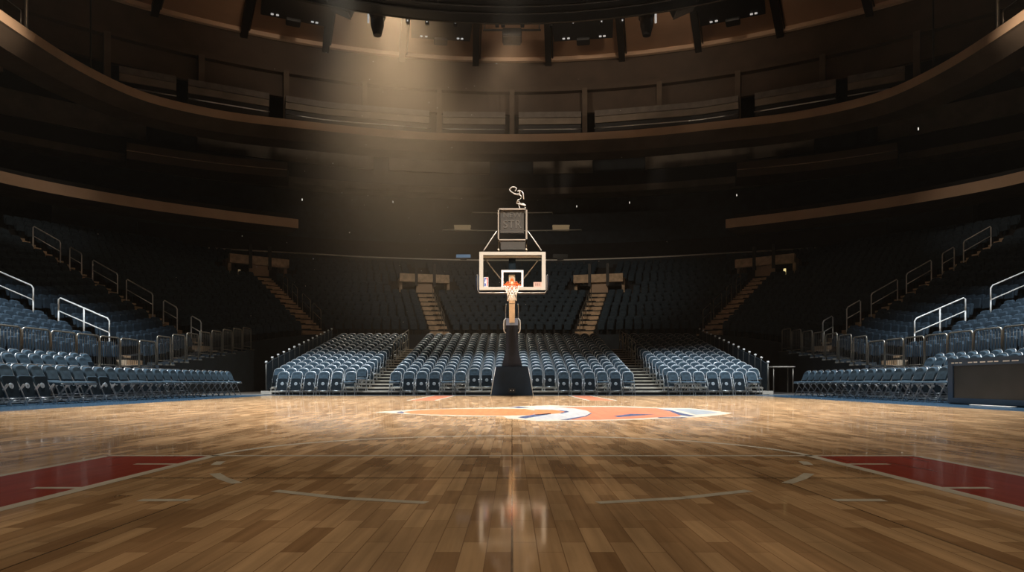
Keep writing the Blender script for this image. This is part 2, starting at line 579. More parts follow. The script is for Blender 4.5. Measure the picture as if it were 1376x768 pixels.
# upper wall hung under the ceiling's rim, with a beam half-way down
g = Geo()
g.strip(arc_path(39.3, -64, 64, 96), [(0, 19.3), (0.3, 19.3), (0.3, ZC), (0, ZC)], 'brown_wall')
struct('wall_upper', g)
g = Geo()
g.strip(arc_path(39.25, -64, 64, 96), [(0, 20.7), (-0.45, 20.7), (-0.45, 21.05), (0, 21.05)], 'brown_wall')
struct('trim_2', g)
for k in range(-6, 7):
    a = math.radians(7.5 * k)
    p = Vector((38.6 * math.sin(a), 9 + 38.6 * math.cos(a), 0))
    g = Geo()
    g.box((-.17, -.17, 16.9), (.17, .17, 20.7), 'deep_brown')
    o = obj('wall_post', g, loc=p, rotz=-a)
    o['kind'] = 'structure'

# bridge: a raised walkway that rings the hall
ZB = 16.7


def mirror(left):
    """left-hand points up to the middle -> a whole symmetric list"""
    return left + [Vector((-p[0], *p[1:])) for p in reversed(left[:-1])]


bl = [Vector((-22.3, -14, 0)), Vector((-22.3, 2, 0)), Vector((-22.35, 16, 0)), Vector((-22.4, 26, 0)), Vector((-22.35, 31.5, 0)), Vector((-21.9, 35.4, 0)), Vector((-20.6, 38.6, 0)),
      Vector((-17.6, 41.0, 0)), Vector((-13.7, 42.5, 0)), Vector((-7, 44.4, 0)), Vector((0, 45, 0))]
bridge = plan_path(spline(mirror(bl), 6))
g = Geo()
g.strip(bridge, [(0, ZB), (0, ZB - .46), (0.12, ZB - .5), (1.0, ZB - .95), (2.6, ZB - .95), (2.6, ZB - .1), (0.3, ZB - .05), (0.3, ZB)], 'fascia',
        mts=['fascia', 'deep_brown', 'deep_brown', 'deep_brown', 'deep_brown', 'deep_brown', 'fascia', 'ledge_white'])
struct('bridge_walkway', g)
g = Geo()
g.strip([(x + nx * .05, y + ny * .05, nx, ny) for x, y, nx, ny in bridge], [(0, ZB + .01), (0, ZB + .05), (.10, ZB + .05), (.10, ZB + .01)], 'fascia')
struct('trim_3', g)
# glass balustrades and seats near the two ends that show in the upper corners
for s, side in ((-1, 'left'), (1, 'right')):
    t = thing('glass_balustrade', f'low glass balustrade on the bridge edge in the upper {side} corner', 'railing', (s * 22.45, 0, ZB + .06))
    gg = Geo(); gg.box((-.01, 22.0, 0), (.01, 31.2, .62), 'glass'); obj('pane', gg, t)
    gg = Geo(); gg.tube([(0, 22, .64), (0, 31.2, .64)], .022, 'dull_steel'); obj('top_rail', gg, t)
    for yy in (24.5, 26.8, 29.0, 31.2):
        gg = Geo(); gg.tube([(0, yy, 0), (0, yy, .64)], .022, 'dull_steel'); obj('post', gg, t)
    t = thing('bridge_post', f'slim grey post rising from the bridge edge at upper {side}', 'post', (s * 22.6, 31.75, ZB - .05))
    gg = Geo(); gg.tube([(0, 0, 0), (0, 0, 6.0)], .085, 'dull_steel', 8); obj('shaft', gg, t)
    gg = Geo(); gg.rbox((-.16, -.16, 0), (.16, .16, .06), .03, 'dull_steel'); obj('base_plate', gg, t)
    t = thing('hanger_cable', f'thin dark cable hanging beside the {side} bend of the bridge', 'cable', (s * 23.2, 37.6, ZB - .05))
    gg = Geo(); gg.tube([(0, 0, 0), (0, 0, 6.0)], .05, 'rib', 6); obj('shaft', gg, t)
    gg = Geo(); gg.tube([(0, 0, 0), (0, 0, .25)], .09, 'rib', 6); obj('socket', gg, t)
    for k in range(6):
        t = thing('bridge_chair', f'grey padded seat on the bridge, {nth(k + 1)} from the {side} picture edge', 'chair', (s * 23.25, 30.6 - k * .75, ZB - .06), s * -PI / 2, 'seats on the bridge')
        gg = Geo(); gg.rbox((-.30, .12, .35), (.30, .26, 1.25), .05, 'bench_grey'); obj('backrest', gg, t)
        gg = Geo(); gg.rbox((-.28, -.24, .32), (.28, .12, .44), .04, 'bench_grey'); obj('cushion', gg, t)
        gg = Geo(); gg.box((-.2, -.15, 0), (.2, .15, .32), 'rib'); obj('pedestal', gg, t)

# press benches above the back of the bridge
tr_px = [(150, 85), (160, 87), (237, 101), (253, 104.5), (362, 124), (384, 127), (440, 136), (577, 147.5), (595, 148.5), (688, 149.5)]


def bench_pt(px):
    q = px if px <= 688 else 1376 - px
    for (a, b), (c, d) in zip(tr_px[:-1], tr_px[1:]):
        if a <= q <= c:
            yy = b + (d - b) * (q - a) / (c - a)
            p = on_level(q, yy, 18.75)
            return Vector((p.x if px <= 688 else -p.x, p.y, 0))


names = ['far left', 'second from the left', 'third from the left', 'left of the middle', 'right of the middle', 'third from the right', 'second from the right', 'far right']
for i, (a, b) in enumerate(((160, 237), (253, 362), (384, 577), (595, 679), (697, 781), (799, 992), (1014, 1123), (1139, 1216))):
    pts = [bench_pt(a + (b - a) * k / 8) for k in range(9)]
    mid = pts[4]
    pth = plan_path(pts)
    rel = [(x - mid.x, y - mid.y, nx, ny) for x, y, nx, ny in pth]
    t = thing('press_bench', f'long grey press bench on the bridge, {names[i]}', 'bench', (mid.x, mid.y, ZB - .1), 0, 'press benches along the bridge')
    gg = Geo(); gg.strip(rel, [(0, 1.72), (.0, 2.1), (.5, 2.1), (.5, 1.72)], 'bench_grey', mts=['bench_grey', 'band', 'band', 'band']); obj('counter', gg, t)
    gg = Geo(); gg.strip(rel, [(.12, 1.30), (.12, 1.72), (.2, 1.72), (.2, 1.30)], 'band'); obj('front_panel', gg, t)
    gg = Geo(); gg.strip(rel, [(.3, 0), (.3, 1.32), (.45, 1.32), (.45, 0)], 'black'); obj('plinth', gg, t)
    gg = Geo(); gg.tube([(x - nx * .35, y - ny * .35, .78) for x, y, nx, ny in rel], .035, 'chrome'); obj('foot_rail', gg, t)

# ------------------------------------------------------------------ rear tiers behind the lower bowl
LV = []
g = Geo()
pl = [on_level(px, py, 10.05) for px, py in ((150, 322), (280, 332.5), (428, 341), (502, 345), (611, 348.4), (688, 349))]
pl = [Vector((-25.6, 33, 0)), Vector((-26.5, 40, 0))] * 0 + [Vector((p.x, p.y, 0)) for p in pl]
ledge = plan_path(spline(mirror(pl), 6))
g.strip(ledge, [(0, 9.0), (0, 9.98), (.9, 9.98), (.9, 9.0)], 'navy_wall')
struct('loge_front', g)
g = Geo()
g.strip(ledge, [(-.05, 9.98), (-.05, 10.07), (.22, 10.07), (.22, 9.98)], 'ledge_white')
struct('trim_4', g)


def tier(name, R, a, z0, z1, depth, mt, n=60):
    gg = Geo()
    gg.strip(arc_path(R, -a, a, n), [(0, z0), (0, z1), (depth, z1), (depth, z0)], mt)
    struct(name, gg)


tier('loge_terrace', 45.6, 34, 9.0, 10.3, 2.2, 'terrace')
tier('loge_terrace', 47.2, 34, 10.0, 11.7, 2.2, 'terrace')
tier('suite_front', 48.1, 40, 11.0, 12.9, 3.0, 'navy_wall')
tier('suite_front', 49.4, 40, 12.9, 14.7, 2.5, 'navy_wall')
tier('suite_front', 50.0, 48, 16.6, 17.15, 1.9, 'band')
tier('suite_ceiling', 50.7, 48, 17.3, 18.5, 1.2, 'black')
# pale parapets with dark openings between
for a0, a1 in ((-47, -33), (-29, -13.5), (-12, -2.2), (2.1, 7.9), (13, 28), (33, 47)):
    gg = Geo()
    gg.strip(arc_path(50.6, a0, a1, 16), [(0, 18.55), (0, 20.3), (1.2, 20.3), (1.2, 18.55)], 'band')
    struct('suite_parapet', gg)
# thin rails
for R, z, a0, a1, side in ((48.0, 13.02, -6.9, 6.9, 'lower'), (49.3, 14.83, -4.0, 4.0, 'upper')):
    pts = [(x, y, z) for x, y, _, _ in arc_path(R, a0, a1, 12)]
    t = thing('suite_rail', f'thin pale rail along the {side} suite front behind the scoring clock', 'railing', (0, R + 9, z - .12))
    gg = Geo(); gg.tube([(x, y - R - 9, .12) for x, y, _ in pts], .045, 'ledge_white'); obj('top_rail', gg, t)
    for x, y, _ in pts[::3]:
        gg = Geo(); gg.tube([(x, y - R - 9, 0), (x, y - R - 9, .12)], .04, 'dull_steel'); obj('post', gg, t)
# side boxes with a brown front
for s, side in ((-1, 'left'), (1, 'right')):
    p0 = on_level(170, 191, 15.95); p1 = on_level(386, 218, 15.95)
    pts = [Vector((p0.x + (p1.x - p0.x) * k / 6, p0.y + (p1.y - p0.y) * k / 6 + 0.5 * math.sin(PI * k / 6), 0)) for k in range(7)]
    if s > 0:
        pts = [Vector((-p.x, p.y, 0)) for p in pts]
    pth = plan_path(pts)
    g = Geo()
    g.strip(pth, [(0, 14.9), (0, 15.95), (2.4, 15.95), (2.4, 14.9)], 'brown_wall')
    g.strip([(x - nx * .02, y - ny * .02, nx, ny) for x, y, nx, ny in pth], [(0, 15.40), (0, 15.46), (.03, 15.46), (.03, 15.40)], 'fascia')
    struct('balcony_box', g)
    # curved balcony that ends above the corner of the stand
    bp = [Vector((-27.0, 18, 0)), Vector((-26.6, 27, 0)), Vector((-25, 33.3, 0)), Vector((-21.3, 37.9, 0)), Vector((-17.3, 41.0, 0)), Vector((-13.55, 43.3, 0))]
    bp = [Vector((p.x * -s, p.y, 0)) for p in spline(bp, 6)]
    pth = plan_path(bp)
    g = Geo()
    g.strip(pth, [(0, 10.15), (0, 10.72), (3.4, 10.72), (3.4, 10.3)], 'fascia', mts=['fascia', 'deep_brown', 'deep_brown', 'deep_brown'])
    struct('balcony', g)
    g = Geo()
    g.strip([(x + nx * 2.2, y + ny * 2.2, nx, ny) for x, y, nx, ny in pth], [(0, 10.72), (0, 11.5), (.9, 11.5), (.9, 10.72)], 'terrace')
    struct('balcony_terrace', g)

# lit displays and boxes on the tier ledges
for k, (x0, x1, y0, y1, mt, R, nm, lb) in enumerate((
        (612.5, 633, 341, 347.5, 'display_blue', 53.8, 'monitor', 'blue-lit monitor on the white ledge, left of the backboard'),
        (743, 763, 341, 347.5, 'screen', 53.8, 'monitor', 'dark grey monitor on the white ledge, right of the backboard'),
        (610.5, 632, 302, 308.3, 'beige_glow', 56.9, 'crate', 'beige crate on the suite ledge, left of the scoring clock'),
        (743, 765, 302, 308.3, 'beige_glow', 56.9, 'crate', 'beige crate on the suite ledge, right of the scoring clock'))):
    a = at(x0, y1, R); b = at(x1, y0, R)
    c = ((a.x + b.x) / 2, R, a.z)
    w, h = (b.x - a.x) / 2, b.z - a.z
    t = thing(nm, lb, nm, c)
    gg = Geo()
    if nm == 'monitor':
        gg.box((-w, 0, 0.05), (w, .08, h), 'black'); obj('case', gg, t)
        gg = Geo(); gg.box((-w + .04, -.012, .09), (w - .04, 0, h - .04), mt); obj('screen', gg, t)
        gg = Geo(); gg.box((-.25, -.05, -.08), (.25, .14, .05), 'black'); obj('stand', gg, t)
    else:
        gg.box((-w, 0, 0), (w, .5, h * .78), mt); obj('body', gg, t)
        gg = Geo(); gg.box((-w - .03, -.03, h * .78), (w + .03, .53, h), mt); obj('lid', gg, t)
for k, (px, py, Y) in enumerate(((775, 277, 56.6), (846, 272, 57.5), (406, 268, 56), (528, 271, 57.5), (990, 262, 57), (1234, 173, 44))):
    p = at(px, py, Y)
    t = thing('aisle_light', f'tiny white aisle light high in the dark stand, {nth(k + 1)} of six', 'light', (p.x, p.y, p.z))
    gg = Geo(); gg.box((-.02, -.02, -.08), (.02, .02, .08), 'lamp_white'); obj('tube', gg, t)
    gg = Geo(); gg.box((-.05, .03, -.16), (.05, .10, .16), 'black'); obj('bracket', gg, t)

# ------------------------------------------------------------------ lower bowl
NR = 18
ST = [  # front edge, outward direction, rise per row
    ((-12.7, -14, 0.98), (-1, 0), 0.345), ((-12.7, 4, 0.98), (-1, 0), 0.345), ((-12.7, 14, 0.98), (-1, 0), 0.345), ((-12.7, 23.7, 0.98), (-1, 0.0), 0.345),
    ((-12.9, 29.0, 1.75), (-.932, .366), 0.372), ((-12.3, 33.4, 2.45), (-.80, .60), 0.37), ((-10.6, 37, 3.0), (-.61, .79), 0.36),
    ((-7.6, 39.0, 3.15), (-.42, .905), 0.37), ((-4.19, 40.2, 3.2), (-.25, .968), 0.375), ((0, 40.6, 3.25), (0, 1), 0.375)]
AISLES = {3: 1, 4: 2, 6: 3, 8: 4}
full = [(Vector(f), Vector((d[0], d[1], 0)).normalized(), r) for f, d, r in ST]
full = full + [(Vector((-f.x, f.y, f.z)), Vector((-d.x, d.y, 0)), r) for f, d, r in reversed(full[:-1])]
SUB = 10
Fp = spline([f for f, d, r in full], SUB)
Bp = spline([f + d * (0.8 * NR) + Vector((0, 0, r * NR)) for f, d, r in full], SUB)


def bowl(u, row):
    """point at station parameter u (in spline steps), row may be fractional; z of the tread"""
    i = min(int(u), len(Fp) - 2); t = u - i
    a = Fp[i].lerp(Fp[i + 1], t); b = Bp[i].lerp(Bp[i + 1], t)
    p = a.lerp(b, row / NR)
    return Vector((p.x, p.y, a.z + (b.z - a.z) / NR * int(row + 1e-6)))


g = Geo()
NU = len(Fp)
for i in range(NU - 1):
    zprev = (0.0, 0.0)
    for r in range(NR):
        a0 = bowl(i, r); a1 = bowl(min(i + 1, NU - 1.0001), r)
        b0 = bowl(i, r + .9999); b1 = bowl(min(i + 1, NU - 1.0001), r + .9999)
        p = [Vector((a0.x, a0.y, zprev[0])), Vector((a1.x, a1.y, zprev[1])), a1, a0]
        g.add(p, [(0, 1, 2, 3)], 'navy_wall' if r == 0 else 'terrace')
        g.add([a0, a1, Vector((b1.x, b1.y, a1.z)), Vector((b0.x, b0.y, a0.z))], [(0, 1, 2, 3)], 'terrace')
        zprev = (a0.z, a1.z)
    # wall behind the last row
    q0 = bowl(i, NR - .0001); q1 = bowl(min(i + 1, NU - 1.0001), NR - .0001)
    g.add([Vector((q0.x, q0.y, zprev[0])), Vector((q1.x, q1.y, zprev[1])), Vector((q1.x, q1.y, zprev[1] + .2)), Vector((q0.x, q0.y, zprev[0] + .2))], [(0, 1, 2, 3)], 'dark_wall')
struct('bowl_terrace', g)

# stairs down the aisles (two steps a row)
US = len(full)
ais = []
for k in AISLES:
    ais.append((k * SUB, AISLES[k], 'left'))
    ais.append(((US - 1 - k) * SUB, AISLES[k], 'right'))
SIDE_WORD = {1: 'near railed aisle', 2: 'second railed aisle', 3: 'corner aisle', 4: 'aisle behind the hoop'}
for u, k, side in ais:
    g = Geo()
    top = {1: NR, 2: NR - 2, 3: 12, 4: 9}[k]
    hw = {1: .5, 2: .5, 3: .62, 4: .55}[k]
    for h in range(top * 2):
        row = h / 2
        p = bowl(u, row + .001); q = bowl(u, row + .4999)
        zb = p.z + (0.0 if h % 2 == 0 else full[u // SUB][2] / 2) + .03
        d = (q - p); d.z = 0
        d.normalize()
        w = Vector((d.y, -d.x, 0))
        a = [p - w * hw, p + w * hw, q + w * hw, q - w * hw]
        lo = [Vector((v.x, v.y, p.z - .05)) for v in a]; hi = [Vector((v.x, v.y, zb)) for v in a]
        g.add(lo + hi, [(4, 5, 6, 7), (0, 1, 5, 4), (1, 2, 6, 5), (2, 3, 7, 6), (3, 0, 4, 7)], 'stair_stone')
    struct('aisle_stairs', g)

# portals at the head of the corner and rear stairs
for u, k, side in ais:
    if k < 3:
        continue
    top = {3: 12, 4: 9}[k]
    p = bowl(u, top + .05)
    q = bowl(u, top + .9)
    d = (q - p); d.z = 0; d.normalize()
    ang = math.atan2(-d.x, d.y)
    w = 1.75 if k == 4 else 1.9
    g = Geo()
    g.box((-.62, .10, -.15), (.62, .25, .72), 'fascia')
    g.box((-w, -.10, .66), (w * (.95 if k == 4 else 1.0), .30, 1.22), 'stair_stone')
    g.box((-w, .30, -.15), (-w + .2, 1.6, 1.0), 'stair_stone')
    g.box((w - .2, .30, -.15), (w, 1.6, 1.0), 'stair_stone')
    g.box((-.72, -.16, 0.4), (-.52, .0, 1.95), 'rib')
    g.box((.52, -.16, 0.4), (.72, .0, 1.95), 'rib')
    o = obj('stair_portal', g, loc=(p.x, p.y, p.z + .05), rotz=ang)
    o['kind'] = 'structure'
for px, py, side in ((1054.5, 366, 'right'), (321.5, 367, 'left')):
    p = at(px, py, 44.0)
    t = thing('portal_lamp', f'small yellow upright lamp in the {side} corner stair portal', 'light', (p.x, p.y, p.z))
    gg = Geo(); gg.box((-.06, -.05, -.25), (.06, .05, .25), 'lamp_warm' if side == 'right' else 'beige_glow'); obj('tube', gg, t)
    gg = Geo(); gg.box((-.09, .05, -.3), (.09, .12, .3), 'rib'); obj('bracket', gg, t)


def handrail(name, label, base0, base1, h=1.05, posts=3, mt='chrome', r=.024, group=None, mid=True):
    """rail over two foot points; parts: top rail, lower rail, posts"""
    base0, base1 = Vector(base0), Vector(base1)
    t = thing(name, label, 'handrail', base1, 0, group)
    a = base0 - base1; b = Vector((0, 0, 0)); up = Vector((0, 0, 1))
    dirn = (b - a).normalized()
    gg = Geo()
    gg.tube([a + up * (h * .55), a + up * (h - .07), a + up * h + dirn * .07, b + up * h - dirn * .07, b + up * (h - .07), b + up * (h * .5)], r, mt, 6)
    obj('top_rail', gg, t)
    if mid:
        gg = Geo(); gg.tube([a + up * h * .55, b + up * h * .55], r * .85, mt, 6); obj('lower_rail', gg, t)
    for k in range(posts):
        p = a.lerp(b, k / (posts - 1))
        gg = Geo(); gg.tube([p, p + up * (h * (.55 if k in (0, posts - 1) else .98))], r, mt, 6); obj('post', gg, t)
    return t


for s, side in ((-1, 'left'), (1, 'right')):
    for u, k, sd in ais:
        if sd != side:
            continue
        segs = {1: [(1.6, 3.8, 3), (4.9, 8.2, 3)], 2: [(0.5, 1.2, 2), (2.2, 3.2, 2), (4.0, 6.0, 2), (6.7, 8.7, 2), (9.6, 10.6, 2), (11.4, 13.8, 2)],
                3: [(0.6, 2.0, 2), (2.5, 4.0, 2), (5.0, 6.0, 2), (7.0, 8.0, 2)], 4: [(0.4, 3.0, 3), (3.6, 6.6, 3)]}[k]
        for j, (r0, r1, np_) in enumerate(segs):
            p0 = bowl(u, r1); p1 = bowl(u, r0)
            off = Vector((0, 0, 0))
            if k == 3:
                off = Vector((-s * .55, -.42, 0)) * 1.0
            elif k == 4:
                off = Vector((-s * .25, 0, 0))
            zz = full[u // SUB][2]
            p0 = Vector((p0.x, p0.y, bowl(u, 0).z + zz * r1 + .02)) + off
            p1 = Vector((p1.x, p1.y, bowl(u, 0).z + zz * r0 + .02)) + off
            mt = {1: 'rail_paint', 2: 'rail_paint', 3: 'dull_steel', 4: 'dull_steel'}[k]
            handrail('stair_handrail', f'metal handrail on the {side} stand, {SIDE_WORD[k]}, {nth(j + 1)} from the bottom', p0, p1, 1.06, np_, mt, .026 if k < 3 else .02,
                     'handrails on the stand stairs')

# ------------------------------------------------------------------ stadium seats of the bowl
SEATW = .47


def seat_geos():
    b = Geo()
    out = []
    for x, z in ((-.22, .40), (.22, .40), (.225, .72), (.20, .80), (.12, .825), (-.12, .825), (-.20, .80), (-.225, .72)):
        out.append((x, z))
    n = len(out)
    vs = []
    for dy, sc in ((.045, .93), (.03, 1), (-.02, 1), (-.045, .9)):
        for x, z in out:
            cz = .61
            zz = cz + (z - cz) * sc
            vs.append((x * sc, dy + .14 + (zz - .4) * .18, zz))
    fs = [tuple(range(n)), tuple(reversed(range(3 * n, 4 * n)))]
    for l in range(3):
        for i in range(n):
            j = (i + 1) % n
            fs.append((l * n + i, (l + 1) * n + i, (l + 1) * n + j, l * n + j))
    b.add(vs, fs, 'seat_plastic', False)
    s = Geo()
    vs, fs = [], []
    o2 = [(-.21, .30), (.21, .30), (.21, .62), (.15, .70), (-.15, .70), (-.21, .62)]
    n = len(o2)
    for dy, sc in ((.03, .95), (.0, 1), (-.04, .88)):
        for x, z in o2:
            zz = .5 + (z - .5) * sc
            vs.append((x * sc, dy + .03 + (zz - .3) * .1, zz))
    fs = [tuple(range(n)), tuple(reversed(range(2 * n, 3 * n)))]
    for l in range(2):
        for i in range(n):
            j = (i + 1) % n
            fs.append((l * n + i, (l + 1) * n + i, (l + 1) * n + j, l * n + j))
    s.add(vs, fs, 'seat_plastic')
    p = Geo()
    p.box((-.05, .06, 0), (.05, .17, .40), 'fabric_dark')
    return b, s, p


sb, ss, sp_ = seat_geos()
seat_all = Geo(); seat_all.merge(sb, Matrix()); seat_all.merge(ss, Matrix()); seat_all.merge(sp_, Matrix())
seats = []
ais_u = [a[0] for a in ais]
for r in range(NR):
    us = [i / 4 for i in range(0, (NU - 1) * 4)]
    pts = [bowl(u, r + .55) for u in us]
    acc = [0.0]
    for a, b in zip(pts[:-1], pts[1:]):
        acc.append(acc[-1] + (Vector((b.x, b.y)) - Vector((a.x, a.y))).length)
    marks = sorted((acc[min(int(u * 4), len(acc) - 1)], k, sd) for u, k, sd in ais)
    bounds = [0.0] + [m_[0] for m_ in marks] + [acc[-1]]
    i = 0
    for bi in range(len(bounds) - 1):
        s0, s1 = bounds[bi] + (.72 if bi else 0), bounds[bi + 1] - (.72 if bi < len(bounds) - 2 else 0)
        n = int((s1 - s0) / .52)
        if n < 1:
            continue
        st = (s1 - s0) / n
        for q in range(n):
            sv = s0 + st * (q + .5)
            while i < len(acc) - 2 and acc[i + 1] < sv:
                i += 1
            while i > 0 and acc[i] > sv:
                i -= 1
            t = (sv - acc[i]) / (acc[i + 1] - acc[i])
            p = pts[i].lerp(pts[i + 1], t)
            u = us[i] + (us[i + 1] - us[i]) * t
            if p.y > 40 and p.z > 8.95:
                continue
            if any(abs(u - ua) < 9 and ka >= 3 and {3: 11, 4: 8}[ka] <= r <= {3: 13, 4: 10}[ka] and (p - bowl(ua, {3: 12.5, 4: 9.5}[ka])).length < 2.6 for ua, ka, _ in ais):
                continue
            q0 = bowl(u, r + .1); q1 = bowl(u, r + .9)
            d = Vector((q1.x - q0.x, q1.y - q0.y, 0)).normalized()
            seats.append((p, math.atan2(-d.x, d.y), r, bi, q, n))


def proj(p):
    if p.y < .5:
        return None
    return (CX + F * p.x / p.y, HY - F * (p.z - CZ) / p.y)


cand = []
for i, (p, a, r, bi, q, n) in enumerate(seats):
    s = proj(p + Vector((0, 0, .6)))
    if s and -6 < s[0] < 1382 and r >= 1 and (s[0] < 420 or s[0] > 956):
        cand.append((p.y, i))
cand.sort()
single = set(i for _, i in cand[:300])
proto = None
# blocks counted from the far left end: 0 before near aisle, 1 to the second aisle, 2 to the corner aisle ...
nb = len(ais)
blk = {0: ('left', 'before the near railed aisle', 'end'), 1: ('left', 'beyond the near railed aisle', 'start'), 2: ('left', 'beyond the second railed aisle', 'start'),
       nb: ('right', 'before the near railed aisle', 'start'), nb - 1: ('right', 'beyond the near railed aisle', 'end'), nb - 2: ('right', 'beyond the second railed aisle', 'end')}
rest = Geo()
for i, (p, a, r, bi, q, n) in enumerate(seats):
    if i in single:
        side, where, end = blk[bi]
        idx = (n - q) if end == 'end' else q + 1
        lb = f'navy stadium seat, {side} stand, row {CARD[r] if r < 10 else nth(r)}, {nth(idx)} {where}'
        if proto is None:
            proto = thing('stadium_seat', lb, 'seat', p, a, 'stadium seats in the side stands')
            obj('backrest', sb, proto); obj('seat', ss, proto); obj('pedestal', sp_, proto)
            o = proto
        else:
            o = copy_tree(proto)
            o.location = p; o.rotation_euler = (0, 0, a)
        o['label'] = lb
    else:
        s = proj(p + Vector((0, 0, .6)))
        if s and -40 < s[0] < 1416 and p.y > 2:
            rest.merge(seat_all, Matrix.Translation(p) @ Matrix.Rotation(a, 4, 'Z'))
tag(obj('stadium_seat_rows', rest), 'rows of dark navy stadium seats filling the dim lower bowl', 'seats', None, 'stuff')

# ------------------------------------------------------------------ stepped stand behind the hoop
ROWS, PITCH, RISE, Y0 = 17, .60, .1225, 22.9
g = Geo()
for r in range(1, ROWS):
    y = Y0 - .28 + PITCH * r - .02
    z = RISE * r
    x0, x1 = (-8.45, 8.75)
    yend = Y0 - .28 + PITCH * ROWS + .5
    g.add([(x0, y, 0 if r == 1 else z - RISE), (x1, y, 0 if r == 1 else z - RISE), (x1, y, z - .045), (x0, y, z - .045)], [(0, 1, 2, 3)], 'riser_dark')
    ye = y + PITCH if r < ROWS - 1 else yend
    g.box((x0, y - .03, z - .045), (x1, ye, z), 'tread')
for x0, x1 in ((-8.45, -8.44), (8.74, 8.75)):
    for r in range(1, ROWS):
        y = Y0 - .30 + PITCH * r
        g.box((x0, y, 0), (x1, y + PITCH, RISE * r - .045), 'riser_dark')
struct('stand_platform', g)


# ------------------------------------------------------------------ folding chairs
def chair_geos(up):
    fr = Geo()
    left = [(-.188, -.20, 0), (-.188, -.06, .30), (-.188, .085, .56), (-.186, .13, .66), (-.165, .16, .725), (-.115, .178, .768), (-.05, .186, .785)]
    fr.tube(left + [(-x, y, z) for x, y, z in reversed(left)], .0115, 'chair_metal', 6)
    fr.tube([(-.188, .07, .535), (.188, .07, .535)], .008, 'chair_metal', 5)
    back = Geo()
    out = [(-.172, .475), (.172, .475), (.176, .62), (.17, .68), (.15, .722), (.105, .755), (.05, .770), (0, .774), (-.05, .770), (-.105, .755), (-.15, .722), (-.17, .68), (-.176, .62)]
    n = len(out)
    vs, fs = [], []
    for dy, sc in ((.045, .9), (.035, .97), (.012, 1), (-.012, 1), (-.04, .96), (-.058, .86)):
        for x, z in out:
            zz = .625 + (z - .625) * sc
            vs.append((x * sc, .062 + (zz - .475) * .36 + dy + .35 * x * x, zz))
    for l in range(5):
        for i in range(n):
            j = (i + 1) % n
            fs.append((l * n + i, (l + 1) * n + i, (l + 1) * n + j, l * n + j))
    back.add(vs, fs, 'fabric', True)
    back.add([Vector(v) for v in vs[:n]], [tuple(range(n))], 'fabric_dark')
    back.add([Vector(v) for v in vs[5 * n:]], [tuple(reversed(range(n)))], 'fabric')
    seat = Geo(); emb = None
    so = []
    for cx, cy, a0 in ((.13, .15, 0), (-.13, .15, 90), (-.13, -.17, 180), (.13, -.17, 270)):
        for k in range(4):
            a = math.radians(a0 + 30 * k)
            so.append((cx + .045 * math.cos(a), cy + .045 * math.sin(a)))
    flat = Geo()
    flat.loft_outline(so, [(-.03, .95), (-.018, 1), (.018, 1), (.034, .93)], 'fabric')
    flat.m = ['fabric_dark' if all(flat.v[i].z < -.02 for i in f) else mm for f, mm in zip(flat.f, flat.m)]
    if up:
        # tipped up: its underside faces forward
        M = Matrix.Translation((0, .0, .362)) @ Matrix.Rotation(math.radians(76), 4, 'X') @ Matrix.Rotation(PI, 4, 'Y')
        # after turning, local -Z (underside) must look towards -Y
        if (M.to_3x3() @ Vector((0, 0, -1))).y > 0:
            M = Matrix.Translation((0, .0, .362)) @ Matrix.Rotation(math.radians(76), 4, 'X')
            if (M.to_3x3() @ Vector((0, 0, -1))).y > 0:
                M = Matrix.Translation((0, .0, .362)) @ Matrix.Rotation(math.radians(-76), 4, 'X')
        seat.merge(flat, M)
        nrm = (M.to_3x3() @ Vector((0, 0, -1))).normalized()
        emb = Geo()
        disc = [(.056 * math.cos(2 * PI * k / 14), .056 * math.sin(2 * PI * k / 14)) for k in range(14)]
        e = Geo(); e.loft_outline(disc, [(-.038, .92), (-.030, 1)], 'emblem')
        e2 = Geo(); e2.loft_outline([(x * .45, y * .45) for x, y in disc], [(-.041, .9), (-.037, 1)], 'chair_metal')
        emb.merge(e, M); emb.merge(e2, M)
    else:
        seat.merge(flat, Matrix.Translation((0, -.035, .415)) @ Matrix.Rotation(math.radians(3), 4, 'X'))
        seat.tube([(-.16, -.245, .395), (.16, -.245, .395)], .011, 'chair_metal', 6)
    legs = [Geo().tube([(s * .168, -.13, .40), (s * .168, .03, .2), (s * .168, .2, 0)], .010, 'chair_metal', 6) for s in (-1, 1)]
    cb = Geo().tube([(-.188, -.135, .137), (.188, -.135, .137)], .009, 'chair_metal', 5)
    cb2 = Geo().tube([(-.168, .125, .09), (.168, .125, .09)], .008, 'chair_metal', 5)
    return dict(backrest=back, seat=seat, emblem=emb, frame=fr, legs=legs, crossbar=cb, crossbar2=cb2)


CH = {}
for upf in (False, True):
    gg_ = chair_geos(upf)
    a_ = Geo()
    for kk in ('backrest', 'seat', 'frame', 'crossbar', 'crossbar2'):
        a_.merge(gg_[kk], Matrix())
    for lg in gg_['legs']:
        a_.merge(lg, Matrix())
    CH[upf] = dict(geo=gg_, whole=a_, proto=None)


def place_chair(p, rz, up, label):
    d = CH[up]
    if d['proto'] is None:
        t = thing('folding_chair', label, 'chair', p, rz, 'folding chairs round the court')
        q = d['geo']
        obj('backrest', q['backrest'], t)
        se = obj('seat', q['seat'], t)
        if q['emblem']:
            e = obj('emblem', q['emblem'], se)
            e['label'] = 'pale round emblem'
        obj('frame', q['frame'], t)
        for lg in q['legs']:
            obj('leg', lg, t)
        obj('crossbar', q['crossbar'], t)
        obj('crossbar', q['crossbar2'], t)
        d['proto'] = t
        return t
    t = copy_tree(d['proto'])
    t.location = p; t.rotation_euler = (0, 0, rz)
    t['label'] = label
    return t


chairs = []      # (position, rotation, seat tipped up, label)
ROWN = ['front'] + [nth(k) for k in range(2, 30)]
